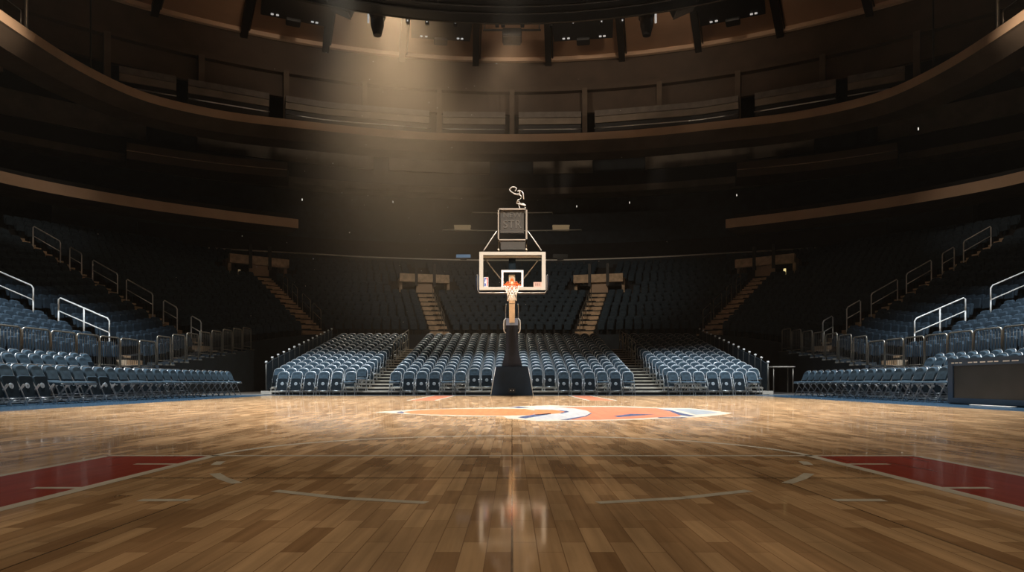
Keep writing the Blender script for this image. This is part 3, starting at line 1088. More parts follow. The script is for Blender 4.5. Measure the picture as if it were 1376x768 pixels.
# end stand: three blocks
upsets = {'left': {0, 1, 2, 3, 4}, 'middle': {1, 2, 3, 13, 14, 15, 17}, 'right': {3, 4, 5}}
for r in range(ROWS):
    y = Y0 + PITCH * r; z = RISE * r
    blocks = []
    if r == 0:
        blocks.append(('left', [-7.70 + .4546 * k for k in range(6)]))
        blocks.append(('middle', [(-9 + k) * .4345 for k in range(19)]))
        blocks.append(('right', [5.407 + .4435 * k for k in range(7)]))
    else:
        blocks.append(('left', [-8.05 + .41 * k for k in range(8)]))
        blocks.append(('middle', [(-9 + k) * .4345 for k in range(19)]))
        blocks.append(('right', [5.40 + .423 * k for k in range(8)]))
    for nm, xs in blocks:
        seen = 0
        for k, x in enumerate(xs):
            if r == 0 and nm == 'middle' and 5 < k < 13:
                continue
            seen += 1
            if r == 0:
                up = k in upsets[nm]
            elif r == 1:
                up = (nm == 'middle' and 5 < k < 13) or (k * 7) % 3 == 0
            else:
                up = ((k * 5 + r * 3) % 7) < 3
            st = 'seat tipped up, ' if up else ''
            place = {'left': 'left block behind baseline', 'middle': 'middle block behind hoop', 'right': 'right block behind baseline'}[nm]
            chairs.append((Vector((x, y, z)), 0.0, up, f'blue folding chair, {st}{nth(seen)} from left, {ROWN[r]} row, {place}'))
# sideline rows
for s, side in ((-1, 'left'), (1, 'right')):
    rows = [('front', 9.22, 0.0, 11.7 if s < 0 else 14.3, 22.5 if s < 0 else 21.6), ('second', 10.02, 0.03, 12.6 if s < 0 else 13.4, 20.6),
            ('third', 10.85, .30, 13.6, 17.4 if s < 0 else 17.9), ('fourth', 11.5, .43, 14.2, 18.6)]
    for ri, (rn, X, z, ya, yb) in enumerate(rows):
        n = int((yb - ya) / .415)
        for k in range(n + 1):
            y = ya + (yb - ya) * k / n
            up = False
            if ri == 0 and s < 0:
                up = k in (0, 1, 2, 3, 4, 8, 9)
            elif ri > 0:
                up = (k * 3 + ri) % 4 != 0
            st = 'seat tipped up, ' if up else ''
            chairs.append((Vector((s * X, y, z)), -s * PI / 2 + s * math.radians(4), up, f'blue folding chair, {st}{nth(k + 1)} from near end, {rn} row, {side} sideline'))
order = sorted(range(len(chairs)), key=lambda i: chairs[i][0].y + (0 if proj(chairs[i][0] + Vector((0, 0, .6))) and -8 < proj(chairs[i][0] + Vector((0, 0, .6)))[0] < 1384 else 99))
one = set(order[:300])
rest = Geo()
for i, (p, rz, up, lb) in enumerate(chairs):
    if i in one:
        place_chair(p, rz, up, lb)
    else:
        rest.merge(CH[up]['whole'], Matrix.Translation(p) @ Matrix.Rotation(rz, 4, 'Z'))
tag(obj('folding_chair_rows', rest), 'upper rows of blue folding chairs climbing the stand behind the hoop', 'chairs', None, 'stuff')

# guard rails at both ends of the stand
for s, X, side in ((-1, -8.32, 'left'), (1, 8.66, 'right')):
    t = thing('guard_rail', f'dark stepped guard rail closing the {side} end of the stand behind the hoop', 'railing', (X, Y0 - .15, 0))
    tops = []
    for k in range(ROWS - 2):
        y = .35 + PITCH * k * 1.0
        zb = RISE * (k + (1 if k else .6))
        gg = Geo(); gg.tube([(0, y, zb if k else 0), (0, y, zb + 1.02)], .022, 'post_dark', 6)
        gg.rbox((-.035, y - .035, zb + 1.0), (.035, y + .035, zb + 1.06), .012, 'rail_paint', 2)
        obj('post', gg, t)
        tops.append((0, y, zb + .99))
    gg = Geo()
    for a, b in zip(tops[:-1], tops[1:]):
        gg.add([(-.012, a[1], a[2] - .95), (-.012, b[1], b[2] - .95), (-.012, b[1], b[2] - .04), (-.012, a[1], a[2] - .04),
                (.012, a[1], a[2] - .95), (.012, b[1], b[2] - .95), (.012, b[1], b[2] - .04), (.012, a[1], a[2] - .04)],
               [(0, 3, 2, 1), (4, 5, 6, 7), (3, 7, 6, 2), (0, 1, 5, 4), (0, 4, 7, 3), (1, 2, 6, 5)], 'fabric_dark')
    obj('panel', gg, t)
    gg = Geo(); gg.box((-.05 if s < 0 else -.30, .0, .02), (.30 if s < 0 else .05, .08, .13), 'tread'); obj('kick_board', gg, t)
# aisle rails beside the blocks
for s, X, side in ((-1, -4.92, 'left'), (1, 5.12, 'right')):
    for k in range(2):
        r0, r1 = (9 + k * 4, 12 + k * 4)
        handrail('block_handrail', f'dark handrail high beside the {side} aisle of the end stand, {"lower" if k == 0 else "upper"} one',
                 (X, Y0 + PITCH * r1, RISE * r1), (X, Y0 + PITCH * r0, RISE * r0), .95, 3, 'dull_steel', .018, 'handrails in the end stand')

# ------------------------------------------------------------------ side platforms and barricades
for s, side in ((-1, 'left'), (1, 'right')):
    g = Geo()

    def bx(xa, xb, y0, y1, z0, z1, mt):
        g.box((min(s * xa, s * xb), y0, z0), (max(s * xa, s * xb), y1, z1), mt)
    bx(10.48, 11.17, 8, 18.9, 0, .30, 'navy_wall')
    bx(11.17, 11.85, 8, 18.9, 0, .43, 'navy_wall')
    bx(9.7, 10.48, 8, 21.2, -.01, .03, 'navy_wall')
    bx(11.85, 12.7, -14, 23.1, 0, .78, 'navy_wall')
    n = 8 if s < 0 else 7
    for k in range(n):
        bx(11.95, 12.9, 23.1 + 1.0 * k + .06 * k, 23.1 + 1.06 * (k + 1), 0, 1.0 + .125 * k, 'navy_wall')
    struct('side_platform', g)
    ys = [(12.6 + 1.06 * k, .78, 1.0) for k in range(10)] + [(23.24 + 1.06 * k, 1.0 + .125 * k, .93) for k in range(n)]
    for k, (y, z, ln) in enumerate(ys):
        flat_ = k < 10
        lab = f'steel crowd barrier on the {side} ledge, {nth(k + 1)} from near end' if flat_ else f'steel crowd barrier on the {side} stepped ramp, {nth(k - 9)} step up'
        t = thing('crowd_barrier', lab, 'barrier', (s * 12.08, y, z), 0, 'crowd barriers along the side stands')
        h = 1.0
        gg = Geo()
        gg.tube([(0, 0, .05), (0, 0, h - .08), (0, .03, h - .02), (0, .09, h), (0, ln - .09, h), (0, ln - .03, h - .02), (0, ln, h - .08), (0, ln, .05)], .024, 'dull_steel', 6)
        gg.tube([(0, 0, .16), (0, ln, .16)], .016, 'dull_steel', 5)
        obj('frame', gg, t)
        gg = Geo()
        nb_ = 9
        for q in range(1, nb_):
            gg.tube([(0, ln * q / nb_, .16), (0, ln * q / nb_, h - .02)], .0075, 'bar_steel', 4)
        obj('bars', gg, t)
        for yy in (.03, ln - .03):
            gg = Geo(); gg.box((-.16, yy - .02, 0), (.16, yy + .02, .05), 'dull_steel'); obj('foot', gg, t)
t = thing('work_table', 'dark folding table standing in the tunnel beyond the right end stand', 'table', (10.25, 26.0, 0))
gg = Geo(); gg.rbox((-.45, -.3, .97), (.42, .3, 1.02), .02, 'tread'); obj('tabletop', gg, t)
for x in (-.38, .35):
    for y in (-.24, .24):
        gg = Geo(); gg.tube([(x, y, 0), (x, y, .97)], .02, 'dull_steel'); obj('leg', gg, t)

# ------------------------------------------------------------------ scorers' table
t = thing('scorer_table', 'long navy courtside table with a blank grey screen front, right sideline', 'table', (8.86, 13.85, 0))
LY = 6.2
gg = Geo(); gg.box((.03, -LY, .0), (.62, 0, .86), 'table_blue'); obj('body', gg, t)
gg = Geo(); gg.box((-.03, -LY, .86), (.66, .03, .90), 'table_blue'); obj('tabletop', gg, t)
gg = Geo()
gg.box((-.02, -.16, .02), (.03, 0.0, .86), 'table_blue'); gg.box((-.02, -LY, .76), (.03, -.16, .86), 'table_blue'); gg.box((-.02, -LY, .02), (.03, -.16, .12), 'table_blue')
fr_ = obj('bezel', gg, t)
gg = Geo(); gg.box((.0, -LY + .05, .12), (.03, -.16, .76), 'screen'); obj('screen', gg, t)
gg = Geo()
for k, (a, b) in enumerate(((.12, .20), (.23, .32), (.36, .44), (.62, .74), (.78, .88), (.96, 1.10), (1.16, 1.30), (1.34, 1.44), (1.56, 1.72), (1.78, 1.94), (2.1, 2.3))):
    gg.box((-.024, -b, .805), (-.02, -a, .825), 'white_paint')
obj('lettering', gg, fr_)
t = thing('floor_board', 'flat white strip lying on the blue border below the courtside screen', 'board', (8.68, 12.35, 0))
gg = Geo(); gg.rbox((-.05, -.55, -.002), (.05, .55, .014), .01, 'white_paint'); obj('strip', gg, t)
gg = Geo(); gg.rbox((.05, -.55, -.002), (.08, .55, .02), .01, 'table_blue'); obj('edge', gg, t)

# ------------------------------------------------------------------ the basketball hoop
hoop = thing('basketball_hoop', 'portable basketball hoop with navy padded base and clear backboard', 'basketball hoop', (0, 21.2, 0))
HB = Vector((0, 21.2, 0))


def hp(px, py, Y):
    return at(px, py, Y) - HB


gg = Geo()


def taper(levels, y0, y1, mt, top_in=.0):
    """front-to-back slab whose half-width follows (z, half-width)"""
    n = len(levels)
    vs = []
    for z, hw in levels:
        vs += [(-hw, y0, z), (hw, y0, z), (hw, y1, z), (-hw, y1, z)]
    fs = [(3, 2, 1, 0), tuple(4 * (n - 1) + k for k in range(4))]
    for l in range(n - 1):
        for k in range(4):
            j = (k + 1) % 4
            fs.append((4 * l + k, 4 * l + j, 4 * l + 4 + j, 4 * l + 4 + k))
    return vs, fs, mt


gg.add(*taper([(0.0, .655), (.02, .65), (.885, .502), (.905, .49)], 0, 1.25, 'navy_pad'))
base = obj('base', gg, hoop)
gg = Geo()
gg.box((-.105, -.03, .10), (.105, .0, .235), 'black')
sk = obj('socket_panel', gg, base)
gg = Geo(); gg.rbox((-.055, -.035, .155), (-.02, -.03, .18), .005, 'white_paint', 2); gg.rbox((.03, -.035, .155), (.06, -.03, .18), .005, 'white_paint', 2)
for s in (-1, 1):
    gg.tube([(s * .658, -.004, .02), (s * .508, -.004, .885)], .007, 'rail_paint', 5)
obj('edging', gg, base)
gg = Geo()
nl = [(.905, .325), (1.0, .305), (1.15, .265), (1.3, .225), (1.45, .197), (1.6, .185), (2.2, .185)]
gg.add(*taper(nl, .10, .95, 'neck_pad'))
neck = obj('post_pad', gg, hoop)
gg = Geo(); gg.add(*taper([(2.2, .185), (2.36, .182), (2.42, .165)], .095, .95, 'cap_blue')); obj('post_cap', gg, neck)
for s in (-1, 1):
    gg = Geo(); gg.tube([(s * .19, .12, 2.42), (s * .245, .06, 2.35), (s * .255, .05, 2.25), (s * .255, .05, 2.08), (s * .24, .06, 2.0), (s * .19, .12, 1.96)], .018, 'white_paint', 6)
    obj('handle', gg, hoop)
    gg = Geo(); gg.tube([(s * .20, .3, 2.1), (s * .20, .25, 2.75), (s * .185, .1, 2.86)], .014, 'dull_steel', 6); obj('lift_arm', gg, hoop)
# boom from the post to the backboard
gg = Geo()
a, b = Vector((0, .35, 2.30)), Vector((0, -2.35, 3.27))
vs = []
for p, w, h in ((a, .085, .12), (b, .085, .12)):
    vs += [p + Vector((-w, 0, -h)), p + Vector((w, 0, -h)), p + Vector((w, 0, h)), p + Vector((-w, 0, h))]
gg.add(vs, [(0, 1, 2, 3), (7, 6, 5, 4), (0, 4, 5, 1), (1, 5, 6, 2), (2, 6, 7, 3), (3, 7, 4, 0)], 'cream')
boom = obj('boom', gg, hoop)
gg = Geo(); gg.box((-.095, -1.2, 2.72), (.095, -1.1, 2.95), 'dull_steel'); gg.box((-.095, -.32, 2.42), (.095, -.22, 2.64), 'dull_steel'); obj('clamp', gg, boom)
# backboard
YB = 18.7 - 21.2
gg = Geo()
s0 = 18.7 / F
bl_, br_ = (644.1 - CX) * s0, (733.2 - CX) * s0
bt, bb = CZ + (HY - 338.2) * s0, CZ + (HY - 389.3) * s0
w = .105
gg.box((bl_ + .04, YB + .005, bb + .04), (br_ - .04, YB + .02, bt - .04), 'glass')
board = obj('backboard', gg, hoop)
gg = Geo()
for lo, hi in (((bl_, bb), (bl_ + w, bt)), ((br_ - w, bb), (br_, bt)), ((bl_ + w, bt - .085), (br_ - w, bt)), ((bl_ + w, bb), (br_ - w, bb + .08))):
    gg.box((lo[0], YB - .012, lo[1]), (hi[0], YB + .05, hi[1]), 'board_frame')
gg.box((bl_ + w, YB + .05, bt - .15), (br_ - w, YB + .09, bt - .10), 'board_frame')
obj('border', gg, board)
gg = Geo()
il, ir = (673.7 - CX) * s0, (703.3 - CX) * s0
it, ib = CZ + (HY - 362.6) * s0, CZ + (HY - 386.5) * s0
w = .056
for lo, hi in (((il, ib), (il + w, it)), ((ir - w, ib), (ir, it)), ((il + w, it - w), (ir - w, it)), ((il + w, ib), (ir - w, ib + w))):
    gg.box((lo[0], YB - .004, lo[1]), (hi[0], YB + .004, hi[1]), 'white_paint')
obj('target_square', gg, board)
gg = Geo()
pts = [(641.6, 369.5), (641.6, 389), (644.5, 392.8), (732, 392.8), (735, 389), (735, 369.5)]
gg.tube([Vector(((x - CX) * s0, YB + .06, CZ + (HY - y) * s0)) for x, y in pts], .05, 'neck_pad', 8)
gg.tube([Vector(((x - CX) * s0, YB + .005, CZ + (HY - y) * s0 - .006)) for x, y in [(640.8, 368.5)] + pts + [(735.8, 368.5)]], .012, 'dull_steel', 6)
obj('edge_padding', gg, board)
# league badge and a small sponsor plate behind the glass corners
gg = Geo()
x0, x1 = (650 - CX) * s0, (656.2 - CX) * s0
z0, z1 = CZ + (HY - 385.3) * s0, CZ + (HY - 372.3) * s0
xm = (x0 + x1) / 2
y_ = YB - .006
gg.box((x0, y_, z0), (x1, y_ + .004, z1), 'white_paint')
gg.box((x0 + .012, y_ - .001, z0 + .012), (xm, y_, z1 - .012), 'blue')
gg.box((xm, y_ - .001, z0 + .012), (x1 - .012, y_, z1 - .012), 'red')
sil = [(.42, .02), (.52, .30), (.34, .42), (.26, .36), (.22, .42), (.36, .60), (.40, .72), (.46, .84), (.56, .88), (.60, .78), (.70, .62), (.66, .46), (.70, .24), (.78, .02), (.64, .02), (.58, .28), (.54, .02)]
gg.prism([(x0 + (x1 - x0) * a, z0 + (z1 - z0) * b) for a, b in sil], y_ - .002, y_ - .001, 'white_paint')
obj('league_badge', gg, board)
gg = Geo()
x0, x1 = (717 - CX) * s0, (728.3 - CX) * s0
z0, z1 = CZ + (HY - 385.3) * s0, CZ + (HY - 378.8) * s0
gg.box((x0, y_, z0), (x1, y_ + .004, z1), 'pink')
for k in range(5):
    xa = x0 + (x1 - x0) * (.2 + .13 * k)
    gg.box((xa, y_ - .001, z0 + .03), (xa + .012, y_, z1 - .03), 'clock_face')
obj('sponsor_plate', gg, board)
# struts behind the glass
gg = Geo()
for s in (-1, 1):
    gg.tube([Vector((s * (CX - 652) * s0, YB + .10, CZ + (HY - 347.5) * s0)), Vector((s * .34, YB + .35, CZ + (HY - 370.5) * s0)), Vector((s * .08, YB + .6, 3.1))], .016, 'clock_frame', 6)
obj('brace', gg, hoop)
gg = Geo(); gg.box((-.09, YB + .08, CZ + (HY - 363) * s0), (.10, YB + .22, CZ + (HY - 344) * s0), 'fabric_dark')
for x in (-.06, .05):
    gg.rbox((x, YB + .07, 3.30), (x + .03, YB + .08, 3.33), .005, 'white_paint', 2)
obj('mount_plate', gg, hoop)
# rim with bracket
RC = Vector((0, YB - .385, 3.03))
gg = Geo()
gg.tube([RC + Vector((.2286 * math.cos(2 * PI * k / 28), .2286 * math.sin(2 * PI * k / 28), 0)) for k in range(28)], .016, 'rim_orange', 8, closed=True)
rim = obj('rim', gg, hoop)
gg = Geo()
gg.prism([(-.07, 2.96), (.07, 2.96), (.085, 3.06), (.045, 3.20), (.03, 3.24), (-.03, 3.24), (-.045, 3.20), (-.085, 3.06)], YB - .17, YB - .01, 'rim_orange')
for s in (-1, 1):
    gg.tube([(s * .06, YB - .02, 2.98), (s * .17, YB - .22, 3.02)], .014, 'rim_orange', 6)
    gg.tube([(s * .05, YB - .1, 3.14), (s * .13, YB - .14, 3.15), (s * .16, YB - .17, 3.06)], .012, 'rim_orange', 6)
obj('rim_bracket', gg, rim)
gg = Geo()
gg.box((-.03, YB - .175, 3.05), (.03, YB - .17, 3.16), 'cream'); gg.tube([(-.03, YB - .12, 3.25), (-.02, YB - .12, 3.30), (.02, YB - .12, 3.30), (.03, YB - .12, 3.25)], .012, 'cream', 6)
obj('spring_cover', gg, rim)
gg = Geo()
K = 12
prof = [(0, .222), (-.07, .205), (-.14, .168), (-.21, .135), (-.28, .122), (-.35, .118), (-.42, .125)]
for k in range(K):
    for s in (-1, 1):
        pts = []
        for i, (dz, r) in enumerate(prof):
            a = 2 * PI * (k + s * .5 * i) / K
            pts.append(RC + Vector((r * math.cos(a), r * math.sin(a), dz)))
        gg.tube(pts, .0085, 'net_white', 5)
obj('net', gg, rim)

# ------------------------------------------------------------------ clock above the backboard
YS = 18.95
sc_ = YS / F
clk = thing('shot_clock', 'square grey clock in a pale frame above the backboard', 'clock', (0, YS, CZ + (HY - 337.5) * sc_))
ZK = CZ + (HY - 337.5) * sc_


def ck(px, py):
    return ((px - CX) * sc_, (337.5 - py) * sc_)


gg = Geo()
x0, z1 = ck(669, 280.6); x1, z0 = ck(708.5, 323.6)
w = .045
for lo, hi in (((x0, z0), (x0 + w * .8, z1)), ((x1 - w, z0), (x1, z1)), ((x0, z1 - w), (x1, z1)), ((x0, z0), (x1, z0 + w * .7))):
    gg.box((lo[0], -.1, lo[1]), (hi[0], .12, hi[1]), 'clock_frame')
obj('frame', gg, clk)
gg = Geo()
xa, zb = ck(672.4, 283); xb, za = ck(704, 313)
gg.box((xa, -.06, za), (xb, .06, zb), 'clock_face')
gg.box((xa, -.065, za), (xb, -.06, za + .02), 'clock_letter')
face = obj('face', gg, clk)


def text_mesh(name, body, size, parent, loc, mt, ext=.004):
    cu = bpy.data.curves.new(name, 'FONT')
    cu.body = body; cu.size = size; cu.extrude = ext; cu.align_x = 'CENTER'
    o = bpy.data.objects.new(name, cu)
    C.objects.link(o)
    dg = bpy.context.evaluated_depsgraph_get()
    me = bpy.data.meshes.new_from_object(o.evaluated_get(dg))
    C.objects.unlink(o); bpy.data.objects.remove(o)
    me.materials.clear(); me.materials.append(MATS[mt])
    r = bpy.data.objects.new(name, me)
    C.objects.link(r)
    r.parent = parent; r.location = loc; r.rotation_euler = (PI / 2, 0, 0)
    return r


text_mesh('lettering', 'NEW', .22, face, ((xa + xb) / 2, -.064, zb - .20), 'clock_letter')
text_mesh('lettering', 'STR', .31, face, ((xa + xb) / 2, -.064, za + .13), 'clock_letter')
gg = Geo()
x0, z1 = ck(672.8, 325); x1, z0 = ck(705.6, 336)
gg.box((x0, -.08, z0), (x1, .08, z1), 'clock_face')
gg.box((x0 + .02, -.085, z0 + .01), (x1 - .02, -.08, z0 + .022), 'clock_letter')
obj('lower_panel', gg, clk)
gg = Geo()
for px in (670, 707.5):
    p = ck(px, 324); q = ck(px, 337.5)
    gg.tube([(p[0], 0, p[1]), (q[0], 0, q[1])], .014, 'clock_frame', 6)
    gg.tube([(q[0] - .02, -.03, q[1] + .06), (q[0] + .02, -.03, q[1] + .02)], .02, 'cream', 6)
obj('mount', gg, clk)
for s, pa, pb in ((-1, (667.5, 311), (650.5, 338)), (1, (709.5, 311), (727, 338))):
    gg = Geo(); p = ck(*pa); q = ck(*pb)
    gg.tube([(p[0], -.05, p[1]), (p[0] + s * .04, -.06, p[1] - .06), (q[0], -.2, q[1])], .015, 'white_paint', 6)
    obj('stay', gg, clk)
# coil of white cable standing on top of the clock
t = thing('cable_coil', 'tangled white cable rising from the top of the clock', 'cable', (0.37, YS, CZ + (HY - 280.6) * sc_))


def cc(x, y):
    return Vector((((620 + x / 9.6) - CX) * sc_ - .37, random.uniform(-.03, .03), (280.6 - (240 + y / 9.6)) * sc_))


gg = Geo()
for pts in ([(690, 160), (710, 135), (695, 110), (660, 108), (630, 125), (625, 150), (650, 175), (690, 195), (725, 200), (755, 190), (745, 165)],
            [(725, 165), (745, 150), (775, 160), (795, 190), (800, 225), (805, 262)],
            [(690, 195), (740, 205), (770, 225), (760, 255), (730, 280), (715, 310), (735, 325), (780, 335), (828, 350), (800, 325), (760, 315), (735, 290)],
            [(735, 320), (745, 350), (755, 385)]):
    gg.tube(spline([cc(*p) for p in pts], 4), .016, 'white_paint', 6)
obj('cord', gg, t)
gg = Geo(); gg.rbox((-.03, -.03, 0), (.03, .03, .04), .01, 'dull_steel', 2); obj('clip', gg, t)

# ------------------------------------------------------------------ lighting rig
ZR = 16.95
rig = thing('lighting_rig', 'huge round black lighting rig hanging over the court', 'lighting rig', (0, 9, ZR))
gg = Geo()
pth = [(x, y - 9, nx, ny) for x, y, nx, ny in arc_path(22.38, 0, 360, 96)]
gg.add([(x, y, -.04) for x, y, _, _ in pth[:-1]] + [(x, y, .95) for x, y, _, _ in pth[:-1]], [tuple(range(96)), tuple(reversed(range(96, 192)))] +
       [(i, (i + 1) % 96, 96 + (i + 1) % 96, 96 + i) for i in range(96)], 'rig_black')
obj('deck', gg, rig)
gg = Geo()
for R, z in ((22.5, 0), (22.5, .6), (21.5, -.1), (20.9, -.1)):
    gg.tube([(R * math.sin(2 * PI * k / 96), R * math.cos(2 * PI * k / 96), z) for k in range(96)], .06, 'rig_edge' if z == 0 else 'rig_black', 6, closed=True)
for k in range(96):
    a = 2 * PI * k / 96; b = 2 * PI * (k + 1) / 96
    if math.cos(a) > .5:
        p0 = Vector((22.45 * math.sin(a), 22.45 * math.cos(a), 0)); p1 = Vector((22.45 * math.sin(b), 22.45 * math.cos(b), .6))
        gg.tube([p0, p1], .03, 'rig_black', 4)
        gg.tube([p0, p0 + Vector((0, 0, .6))], .03, 'rig_black', 4)
obj('ring_truss', gg, rig)
gg = Geo()
for yy in (15.5, 18, 20.3):
    w_ = math.sqrt(21.5 ** 2 - yy ** 2)
    gg.tube([(-w_, yy, -.09), (w_, yy, -.09)], .06, 'rig_black', 6)
for xx in (-8, -3.2, 3.2, 8):
    gg.tube([(xx, 8, -.09), (xx, 20.5, -.09)], .06, 'rig_black', 6)
obj('grid', gg, rig)
# lamps that hang from the ring
for s, side in ((-1, 'left'), (1, 'right')):
    p = at(688 + s * 181, 14, 31.2)
    t = thing('moving_head_lamp', f'black moving-head lamp hanging from the rig, {side} of the middle', 'stage lamp', (p.x, p.y, p.z))
    gg = Geo(); gg.rbox((-.34, -.3, -.35), (.34, .3, .35), .08, 'rig_black'); obj('yoke', gg, t)
    gg = Geo()
    lo = [( .30 * math.cos(2 * PI * k / 14), .30 * math.sin(2 * PI * k / 14)) for k in range(14)]
    gg.loft_outline(lo, [(-1.15, .62), (-1.05, .68), (-.7, 1.0), (-.3, 1.05)], 'rig_black'); obj('head', gg, t)
    gg = Geo(); gg.tube([(s * .36, -.25, -.9 + .2), (s * .36, -.25, .2)], .05, 'lens', 6); obj('side_light', gg, t)
    p = at(688 + s * 228, 6, 31.2)
    t = thing('loudspeaker', f'tilted black loudspeaker box at the {side} edge of the rig', 'loudspeaker', (p.x, p.y, p.z))
    gg = Geo(); gg.rbox((-.5, -.35, -.3), (.5, .35, .45), .05, 'rig_black'); o = obj('cabinet', gg, t); o.rotation_euler = (0, s * math.radians(-24), 0)
    gg = Geo(); gg.box((-s * .6 - .06, -.36, -.1), (-s * .6 + .06, -.2, .45), 'lens'); o = obj('glint_plate', gg, t); o.location = (s * 1.12 - s * 0.0, 0, 0) if False else (0, 0, 0)  # glowing plate standing in for the white glint on the speaker box
    gg = Geo(); gg.box((-.5, -.34, -.36), (.5, .34, -.31), 'bench_grey'); o = obj('front_grille', gg, t); o.rotation_euler = (0, s * math.radians(-24), 0)
for k, px in enumerate((548, 574, 612, 668, 676, 702, 741, 770, 808, 836)):
    yy = 26 + 7 * math.cos((px - 688) / 150 * 1.2) - 1.5
    p = at(px, yy + 1, 31.75)
    t = thing('rig_spotlight', f'tiny lit spotlight on the edge of the rig, {nth(k + 1)} from left', 'spotlight', (p.x, p.y, p.z), 0, 'small spotlights on the rig')
    gg = Geo(); gg.rbox((-.09, -.09, -.12), (.09, .09, .16), .03, 'rig_black', 2); obj('housing', gg, t)
    gg = Geo(); gg.rbox((-.03, -.10, -.05), (.03, -.09, .03), .01, 'lens', 2); obj('bulb', gg, t)
# equipment platforms slung under the ceiling between the ribs
for k, (az, mt, lb) in enumerate(((-15, 'rig_black', 'second from left'), (-22.5 + .2, 'rib', 'leftmost'), (-7.5, 'rig_black', 'left of the middle'), (7.5, 'rig_black', 'right of the middle'), (22.5, 'rig_black', 'rightmost'))):
    if az == -15:
        continue
    a = math.radians(az)
    R = 33.2
    p = Vector((R * math.sin(a), 9 + R * math.cos(a), 22.15))
    t = thing('catwalk_platform', f'dark equipment platform slung under the ceiling, {lb}', 'platform', p, -a, 'platforms under the ceiling')
    gg = Geo(); gg.box((-1.85, -1.5, 0), (1.85, 1.5, .22), mt); obj('deck', gg, t)
    gg = Geo(); gg.rbox((-.42, 1.2, -.18), (.42, 1.9, .10), .05, mt); obj('cabinet', gg, t)
    gg = Geo()
    for x in (-1.3, -1.0, 1.0, 1.25):
        gg.rbox((x, 1.1, -.04), (x + .16, 1.25, .0), .02, 'lens', 2)
    obj('lamps', gg, t)
    for x in (-1.7, 1.7):
        gg = Geo(); gg.tube([(x, 0, .2), (x, 0, 1.25)], .04, mt); obj('hanger', gg, t)
p = Vector((0, 9 + 33.6, 21.75))
t = thing('projector_box', 'grey-fronted projector box slung under the ceiling in the middle', 'projector', p)
gg = Geo(); gg.rbox((-.6, -.5, 0), (.6, .6, .5), .06, 'rib'); obj('case', gg, t)
gg = Geo(); gg.box((-.55, .62, -.02), (.55, .66, .42), 'bench_grey'); gg.box((-.55, -.45, -.03), (.55, .55, 0), 'bench_grey'); obj('cover', gg, t)
gg = Geo(); gg.tube([(-1.8, 0, .6), (1.8, 0, .6)], .06, 'rib'); obj('bar', gg, t)
for x in (-1.7, 1.7):
    gg = Geo(); gg.tube([(x, 0, .6), (x, 0, 1.7)], .035, 'rib'); obj('hanger', gg, t)

# ------------------------------------------------------------------ haze and floating dust
hz = Geo(); hz.box((-54, -46, -.5), (54, 63, 27), 'black')
ho = obj('haze', hz)
m = bpy.data.materials.new('haze')
m.use_nodes = True
nt = m.node_tree
for n in list(nt.nodes):
    nt.nodes.remove(n)
N = nt.nodes.new
out = N('ShaderNodeOutputMaterial'); vs_ = N('ShaderNodeVolumeScatter')
vs_.inputs['Color'].default_value = (1.0, 0.76, 0.54, 1)
vs_.inputs['Anisotropy'].default_value = 0.0
nt.links.new(vs_.outputs[0], out.inputs['Volume'])
tc = N('ShaderNodeTexCoord'); sp = N('ShaderNodeSeparateXYZ')
nt.links.new(tc.outputs['Object'], sp.inputs[0])


def mth(op, a, b=None, c=None):
    q = N('ShaderNodeMath'); q.operation = op
    for i, v in enumerate((a, b, c)):
        if v is None:
            continue
        if isinstance(v, (int, float)):
            q.inputs[i].default_value = v
        else:
            nt.links.new(v, q.inputs[i])
    return q.outputs[0]


# a drifting plume: thickest about a leaning axis left of the hoop
zx = mth('MULTIPLY_ADD', sp.outputs['Z'], -0.16, -2.9)           # axis x at this height
dx = mth('DIVIDE', mth('SUBTRACT', sp.outputs['X'], zx), 3.5)
dy = mth('DIVIDE', mth('SUBTRACT', sp.outputs['Y'], 31.3), 4.0)
q = mth('ADD', mth('MULTIPLY', dx, dx), mth('MULTIPLY', dy, dy))
dens = mth('EXPONENT', mth('MULTIPLY', q, -1.0))
lo_ = N('ShaderNodeMapRange'); lo_.interpolation_type = 'SMOOTHSTEP'
lo_.inputs[1].default_value = 1.0; lo_.inputs[2].default_value = 13.0; lo_.inputs[3].default_value = 0.15; lo_.inputs[4].default_value = 1.0
nt.links.new(sp.outputs['Z'], lo_.inputs[0])
dens = mth('MULTIPLY', dens, lo_.outputs[0])
dens = mth('MULTIPLY_ADD', dens, 0.052, 0.0002)
nt.links.new(dens, vs_.inputs['Density'])
m.cycles.volume_step_rate = 0.2
ho.data.materials.clear(); ho.data.materials.append(m)
tag(ho, 'faint warm haze hanging in the light beam left of the hoop', 'haze', None, 'stuff')
du = Geo()
for k in range(70):
    px = random.gauss(560, 170); py = random.uniform(60, 440); Y = random.uniform(22, 34)
    if not (120 < px < 900):
        continue
    p = at(px, py, Y)
    r = random.uniform(.008, .018)
    du.add([p + Vector((r, 0, 0)), p + Vector((-r, 0, 0)), p + Vector((0, r, 0)), p + Vector((0, -r, 0)), p + Vector((0, 0, r)), p + Vector((0, 0, -r))],
           [(0, 2, 4), (2, 1, 4), (1, 3, 4), (3, 0, 4), (2, 0, 5), (1, 2, 5), (3, 1, 5), (0, 3, 5)], 'dust')
tag(obj('dust', du), 'bright dust specks floating in the hazy beam', 'dust', None, 'stuff')


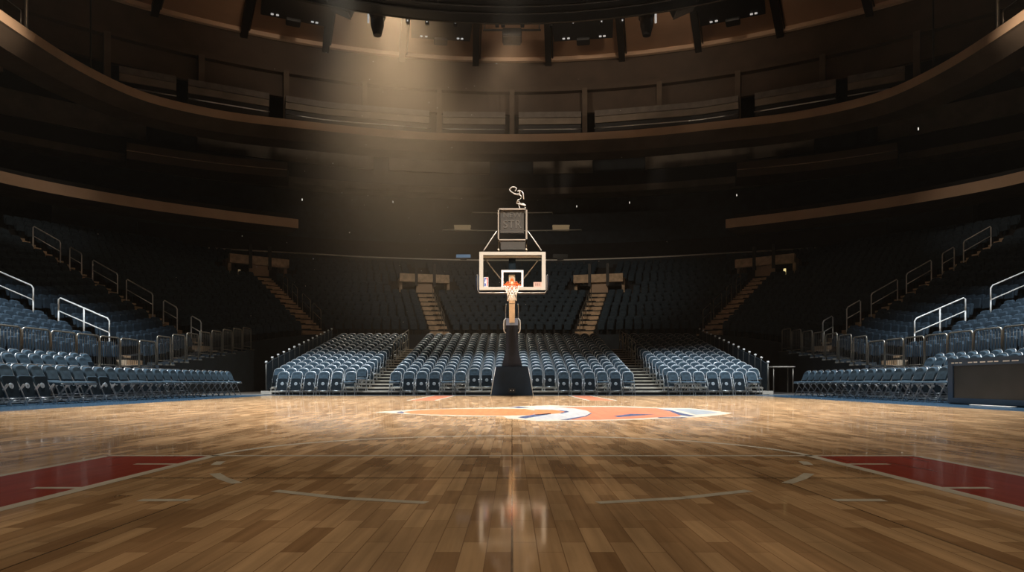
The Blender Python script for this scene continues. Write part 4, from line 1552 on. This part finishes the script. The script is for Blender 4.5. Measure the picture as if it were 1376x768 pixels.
# ------------------------------------------------------------------ light
def spot(name, loc, target, watts, deg, blend=.6, col=(1, 1, 1), r=.35):
    l = bpy.data.lights.new(name, 'SPOT')
    l.energy = watts; l.color = col; l.spot_size = math.radians(deg); l.spot_blend = blend; l.shadow_soft_size = r
    o = bpy.data.objects.new(name, l)
    C.objects.link(o)
    o.location = loc
    o.rotation_euler = (Vector(target) - Vector(loc)).to_track_quat('-Z', 'Y').to_euler()
    return o


spot('beam_lamp', (-6.0, 34.6, 21.8), (-4.4, 27.5, 0), 21000, 50, .9, (1, .80, .58), 1.2)
spot('court_lamp', (0, 13.2, 16.6), (0, 13.4, 0), 36500, 62, .75, (1, .96, .92), .6)
spot('rear_fill', (0, 30.8, 16.2), (0, 45.0, 6.0), 3100, 80, .8, (1, .84, .66), .5)  # added fill without a visible source, brightens the rear stairs
spot('hoop_lamp', (1.5, 8.0, 16.6), (0.0, 18.7, 3.4), 3000, 16, .6, (1, .90, .78), .3)
spot('near_fill', (0, 3.0, 16.6), (0, 3.0, 0), 3700, 95, .8, (1, .82, .61), .8)  # unseen fill put in to lift the dark near floor
for x in (-6.2, 0, 6.2):
    spot('stand_lamp', (x, 24.8, 16.4), (x, 23.8, 0.5), 18000, 32, 1.0, (.80, .92, 1), .5)
for s in (-1, 1):
    spot('side_lamp', (s * 11.6, 16.0, 16.4), (s * 12.5, 16.5, 1.0), 24000, 88, 1.0, (.88, .95, 1), .6)
    spot('bridge_lamp', (s * 12, 22.5, 16.7), (s * 22.4, 28.0, 16.4), 16000, 30, .9, (1, .80, .62), .3)
    spot('balcony_fill', (s * 11, 22.0, 16.7), (s * 24.5, 32.5, 10.4), 1900, 34, .9, (1, .80, .62), .3)  # extra fill pair put in to brighten the balcony lips
    spot('ceiling_fill', (s * 7, 26.5, 18.0), (s * 5.5, 38.0, 23.2), 6500 if s < 0 else 3600, 100, .9, (1, .78, .58), .5)  # added uplights for the ceiling panels, stronger on the left

SC.world = bpy.data.worlds.new('world')
SC.world.use_nodes = True
SC.world.node_tree.nodes['Background'].inputs[0].default_value = (0, 0, 0, 1)

# ------------------------------------------------------------------ camera and output
cam = bpy.data.cameras.new('camera')
cam.lens = 24.0
cam.sensor_width = 36.0
cam.shift_y = (HY - 384.0) / 1376.0
cam.clip_end = 300
co = bpy.data.objects.new('camera', cam)
C.objects.link(co)
co.location = (0, 0, CZ)
co.rotation_euler = (PI / 2, 0, 0)
SC.camera = co
SC.view_settings.view_transform = 'Standard'
SC.view_settings.look = 'None'
SC.view_settings.gamma = 1.0
SC.view_settings.use_curve_mapping = False
SC.view_settings.exposure = 0.0
SC.cycles.use_denoising = True
SC.cycles.max_bounces = 6
SC.cycles.volume_bounces = 0
